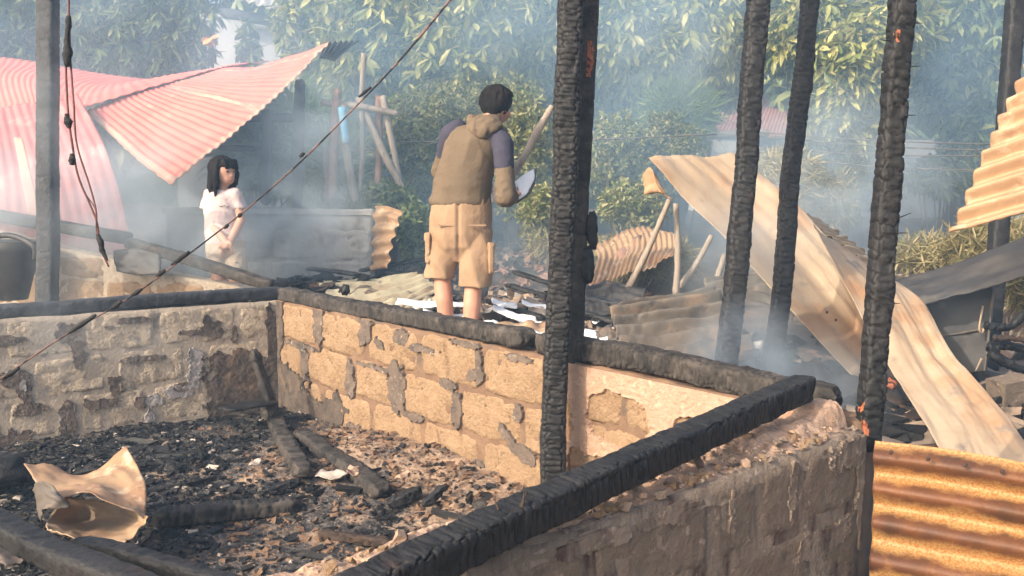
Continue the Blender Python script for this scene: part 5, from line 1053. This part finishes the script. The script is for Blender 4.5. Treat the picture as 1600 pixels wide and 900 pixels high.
for (x, d_) in ((697, -.128), (746, -.142)):
    V, Fc = box(Q(x, 352, d_), .10, .010, .010, -.04 if x < 720 else .12); mk('pocket_welt', V, Fc, M['khaki'], man, False)
# what he holds
bk = empty('burnt_book', Q(800, 300, .2), 'open burnt book with white pages in the hands of the standing man', 'book')
net('page', [[Q(798, 292, .13), Q(814, 276, .17), Q(834, 264, .24)], [Q(800, 304, .10), Q(818, 296, .13), Q(835, 276, .2)], [Q(806, 314, .09), Q(822, 304, .12), Q(829, 290, .18)]], M['paper_white'], bk, 18, 14, dent=.008, seed=3, thick=.006)
net('page', [[Q(800, 300, .13), Q(784, 288, .2), Q(767, 282, .26)], [Q(804, 318, .11), Q(786, 320, .17), Q(768, 316, .22)]], M['paper_white'], bk, 14, 10, dent=.008, seed=4, thick=.006)
net('cover', [[Q(798, 294, .16), Q(818, 276, .20), Q(839, 262, .27)], [Q(806, 318, .12), Q(826, 306, .16), Q(835, 288, .22)]], M['paper_burnt'], bk, 14, 10, dent=.008, seed=5, thick=.012, ragged=.008)
V, Fc = tube([Q(863, 166, .25), Q(840, 205, .24), Q(822, 240, .22), Q(800, 276, .2), Q(788, 300, .2)], [.018, .026, .024, .022, .02], 9, 30, .2, 4); o = mk('wooden_pole', V, Fc, M['wood_grey']); tag(o, 'pale wooden pole held up before the standing man', 'pole')

# --- girl
gd = 6.05
def K(x, y, dd=0): return P(x, y, gd + dd)
gy = .75     # she looks towards the right of the view
fw2 = Vector((math.sin(gy + .25), -math.cos(gy + .25), 0)); sd2 = Vector((fw2.y, -fw2.x, 0))
ghd = K(349, 268); girl = empty('person', K(352, 520), 'person with long dark hair in a pale pink tee standing before the low wall', 'person')
gb = [ellip(ghd, (.072, .085, .095), rz=gy + .2), ellip(ghd + fw2 * .03 + Vector((0, 0, -.045)), (.052, .055, .05), rz=gy), capsule(K(347, 300), ghd + Vector((0, 0, -.05)), .036, .036), ellip(ghd + fw2 * .085 + Vector((0, 0, -.025)), (.011, .013, .013)), ellip(ghd + fw2 * .075 + Vector((0, 0, -.056)), (.02, .012, .01), rz=gy)]
gb += [loft([(K(352, 400), .11, .08, .3), (K(350, 370), .10, .075, .3), (K(348, 335), .105, .075, .3), (K(347, 308), .115, .065, .3), (K(347, 300), .06, .05, .3)])]
for hip, kn, an in (((340, 395, 0), (342, 440, 0), (344, 512, .02)), ((367, 395, 0), (368, 440, -.02), (368, 516, 0))):
    gb += [capsule(K(*hip), K(*kn), .062, .046), capsule(K(*kn), K(*an), .044, .03), capsule(K(*an), K(*an) + fw2 * .12, .03, .024)]
hL, hR = K(352, 377, -.17), K(358, 381, -.16)
gb += [capsule(K(326, 305, -.02), K(327, 346, -.03), .038, .032), capsule(K(327, 346, -.03), hL, .032, .023), capsule(K(369, 305, 0), K(376, 345, -.02), .036, .031), capsule(K(376, 345, -.02), hR, .031, .023)]
gb += fingers(K(356, 381, -.17), (.4, -.1, -.9), (.5, -.6, .3), (-.3, .9, 0), .8, .5) + fingers(K(352, 386, -.18), (-.3, -.1, -.9), (-.5, -.6, .3), (.3, .9, 0), .8, .5)
fuse('body', gb, M['skin_light'], girl, .0075, 3)
hair = [ellip(ghd + Vector((-.005, .012, .022)) - fw2 * .018, (.088, .098, .088), rz=gy), ellip(ghd + fw2 * .05 + Vector((0, 0, .05)), (.06, .04, .036), rz=gy)]
for k in range(52):
    an = RND.uniform(-1.95, 1.95) ; dr = (-fw2 * math.cos(an) + sd2 * math.sin(an)); top = ghd + dr * .062 + Vector((0, 0, RND.uniform(.0, .07))); ln = RND.uniform(.15, .23)
    if abs(an) > 1.75: ln = RND.uniform(.12, .2)
    md_ = top + dr * RND.uniform(.02, .035) + Vector((0, 0, -ln * .55)); en = top + dr * RND.uniform(.005, .05) + Vector((RND.uniform(-.015, .015), 0, -ln))
    hair += [capsule(top, md_, .018, .015, 7), capsule(md_, en, .015, .005, 7)]
for k in range(14):
    u_ = RND.uniform(-.055, .055); a_ = ghd + fw2 * .062 + sd2 * u_ + Vector((0, 0, .075)); hair.append(capsule(a_, a_ + fw2 * .024 + Vector((0, 0, -.045 - .2 * abs(u_))), .012, .007, 6))
fuse('hair', hair, M['hair'], girl, .0065, 1, .004, (50, 50, 9), 5)
for s_ in (1, -1):
    V, Fc = ellip(ghd + fw2 * .079 + sd2 * .03 * s_ + Vector((0, 0, .0)), (.013, .006, .006), rz=gy + .25, n=10); mk('eye', V, Fc, M['eye'], girl)
    V, Fc = ellip(ghd + fw2 * .082 + sd2 * .031 * s_ + Vector((0, 0, .019)), (.016, .005, .0035), rz=gy + .25, n=10); mk('eyebrow', V, Fc, M['hair'], girl)
V, Fc = ellip(ghd + fw2 * .084 + Vector((0, 0, -.056)), (.017, .006, .007), rz=gy + .25, n=10); mk('mouth', V, Fc, M['lips'], girl)
tee = [loft([(K(351, 381), .125, .098, .3), (K(350, 365), .122, .095, .3), (K(348, 340), .116, .092, .3), (K(347, 318), .12, .085, .3), (K(347, 306), .12, .075, .3), (K(347, 299), .085, .06, .3), (K(347, 296), .05, .05, .3)]),
       flatcone(K(332, 306, -.01), K(324, 325, -.02), .055, .05), flatcone(K(363, 303, 0), K(373, 325, 0), .058, .052), ellip(K(366, 303, 0), (.045, .045, .04)), ellip(K(329, 304, -.01), (.045, .045, .04))]
fuse('tee_shirt', tee, M['tee'], girl, .0085, 3, .006, (16, 16, 12), 4)
gs = [loft([(K(353, 402), .06, .06, .3), (K(353, 395), .13, .095, .3), (K(352, 380), .128, .098, .3), (K(351, 374), .122, .095, .3)]), flatcone(K(340, 390), K(339, 424), .072, .07), flatcone(K(367, 390), K(371, 424), .072, .07)]
sh = fuse('shorts', gs, M['cream'], girl, .0085, 2, .005, (16, 16, 10), 7)
for x, y in ((334, 388), (346, 400), (337, 408), (331, 400), (346, 416), (366, 390), (379, 396), (374, 408), (362, 414), (380, 416)):
    V, Fc = ellip(K(x, y, -.0), (.011, .004, .005), rz=.3, n=8)
    a = Vector(V[0]); 
    mk('print', np.array([tuple(v) for v in V]) + np.array([0, -.072 - .03 * (1 if 340 < x < 372 else 0), 0]), Fc, M['print'], girl)
for x, y in ((352, 322), (357, 321), (362, 322)):
    V, Fc = ellip(K(x, y, -.0), (.011, .003, .005), rz=.3, n=8); mk('print', np.array([tuple(v) for v in V]) + np.array([0, -.092, 0]), Fc, M['print'], girl)

# ------------------------------------------------------------------ haze and smoke
def volmat(name, color, dens, noise=None, aniso=.2):
    m = bpy.data.materials.new(name); m.use_nodes = True; nt = m.node_tree; nt.nodes.clear()
    out = nt.nodes.new('ShaderNodeOutputMaterial'); v = nt.nodes.new('ShaderNodeVolumePrincipled'); nt.links.new(v.outputs[0], out.inputs['Volume'])
    v.inputs['Color'].default_value = (*color, 1); v.inputs['Density'].default_value = dens; v.inputs['Anisotropy'].default_value = aniso
    if noise:
        tc = N(nt, 'ShaderNodeTexCoord')
        ma = N(nt, 'ShaderNodeVectorMath', operation='MULTIPLY_ADD'); nt.links.new(tc.outputs['Generated'], ma.inputs[0]); ma.inputs[1].default_value = (2, 2, 2); ma.inputs[2].default_value = (-1, -1, -1)
        le = N(nt, 'ShaderNodeVectorMath', operation='LENGTH'); nt.links.new(ma.outputs[0], le.inputs[0])
        fo = N(nt, 'ShaderNodeMapRange', interpolation_type='SMOOTHSTEP'); fo.inputs[1].default_value = 1.0; fo.inputs[2].default_value = .15; nt.links.new(le.outputs['Value'], fo.inputs[0])
        n = N(nt, 'ShaderNodeTexNoise', Scale=noise, Detail=4, Roughness=.6, Distortion=.6); nt.links.new(tc.outputs['Object'], n.inputs['Vector'])
        r = N(nt, 'ShaderNodeMapRange'); r.inputs[1].default_value = .38; r.inputs[2].default_value = .68; r.inputs[4].default_value = dens; nt.links.new(n.outputs[0], r.inputs[0])
        mu = N(nt, 'ShaderNodeMath', operation='MULTIPLY'); nt.links.new(fo.outputs[0], mu.inputs[0]); nt.links.new(r.outputs[0], mu.inputs[1]); nt.links.new(mu.outputs[0], v.inputs['Density'])
    return m
V, Fc = box((1, 8.2, 2.9), 30, 24, 9.6); o = mk('haze', V, Fc, volmat('haze_air', (.42, .68, 1.0), .007, None, 0), None, False); tag(o, 'thin blue smoke haze filling the yard', kind='stuff')
def puff(px, py, D, rx, ry, rz, dens, noise=3.0, seed=0):
    V, Fc = ellip((0, 0, 0), (rx, ry, rz), n=20); c = P(px, py, D)
    o = mk('smoke', np.array([tuple(v) for v in V]) + np.array(c), Fc, volmat('smoke', (.80, .92, 1.0), dens * 1.2, noise), None, True); tag(o, 'pale drifting smoke over the ruin', kind='stuff')
def bank(c, r, dens, noise):
    V, Fc = ellip((0, 0, 0), r, n=24)
    o = mk('smoke', np.array([tuple(v) for v in V]) + np.array(c), Fc, volmat('smoke_bank', (.52, .76, 1.0), dens, noise, 0), None, True); tag(o, 'wide bank of blue smoke hanging between the ruin and the trees', kind='stuff')
bank((0, 8.6, 1.9), (9.5, 3.2, 4.0), .36, .7)
puff(120, 350, 6.2, 1.3, .5, .8, 2.8, 1.6)
puff(60, 250, 5.3, .9, .3, 1.2, .8, 1.4)
puff(250, 330, 6.8, 1.1, .6, .8, 3.4, 2.0)
puff(300, 390, 5.75, .9, .25, .4, 2.2, 2.6)
puff(440, 370, 6.7, .9, .4, .6, 4.6, 3.0)
puff(500, 250, 7.1, .7, .4, 1.0, 2.4, 1.8)
puff(1165, 575, 4.3, .38, .35, .42, 5.0, 3.0)
puff(1170, 420, 5.2, .6, .3, .9, 1.7, 2.0)
puff(1260, 610, 4.2, .5, .35, .35, 2.6)
puff(1300, 320, 6.6, 1.3, .5, 1.1, 2.4, 2.0)
puff(1060, 100, 8.6, 1.0, .5, .8, 1.6, 1.4)
puff(760, 60, 8.6, 1.0, .5, .6, .9, 1.4)
puff(960, 430, 6.6, .6, .4, .4, 1.1, 2.4)
puff(840, 430, 6.6, .5, .4, .5, 1.3, 2.4)
puff(1450, 500, 4.7, .5, .25, .4, .45)
puff(60, 520, 4.2, .9, .3, .3, .6, 2.2)
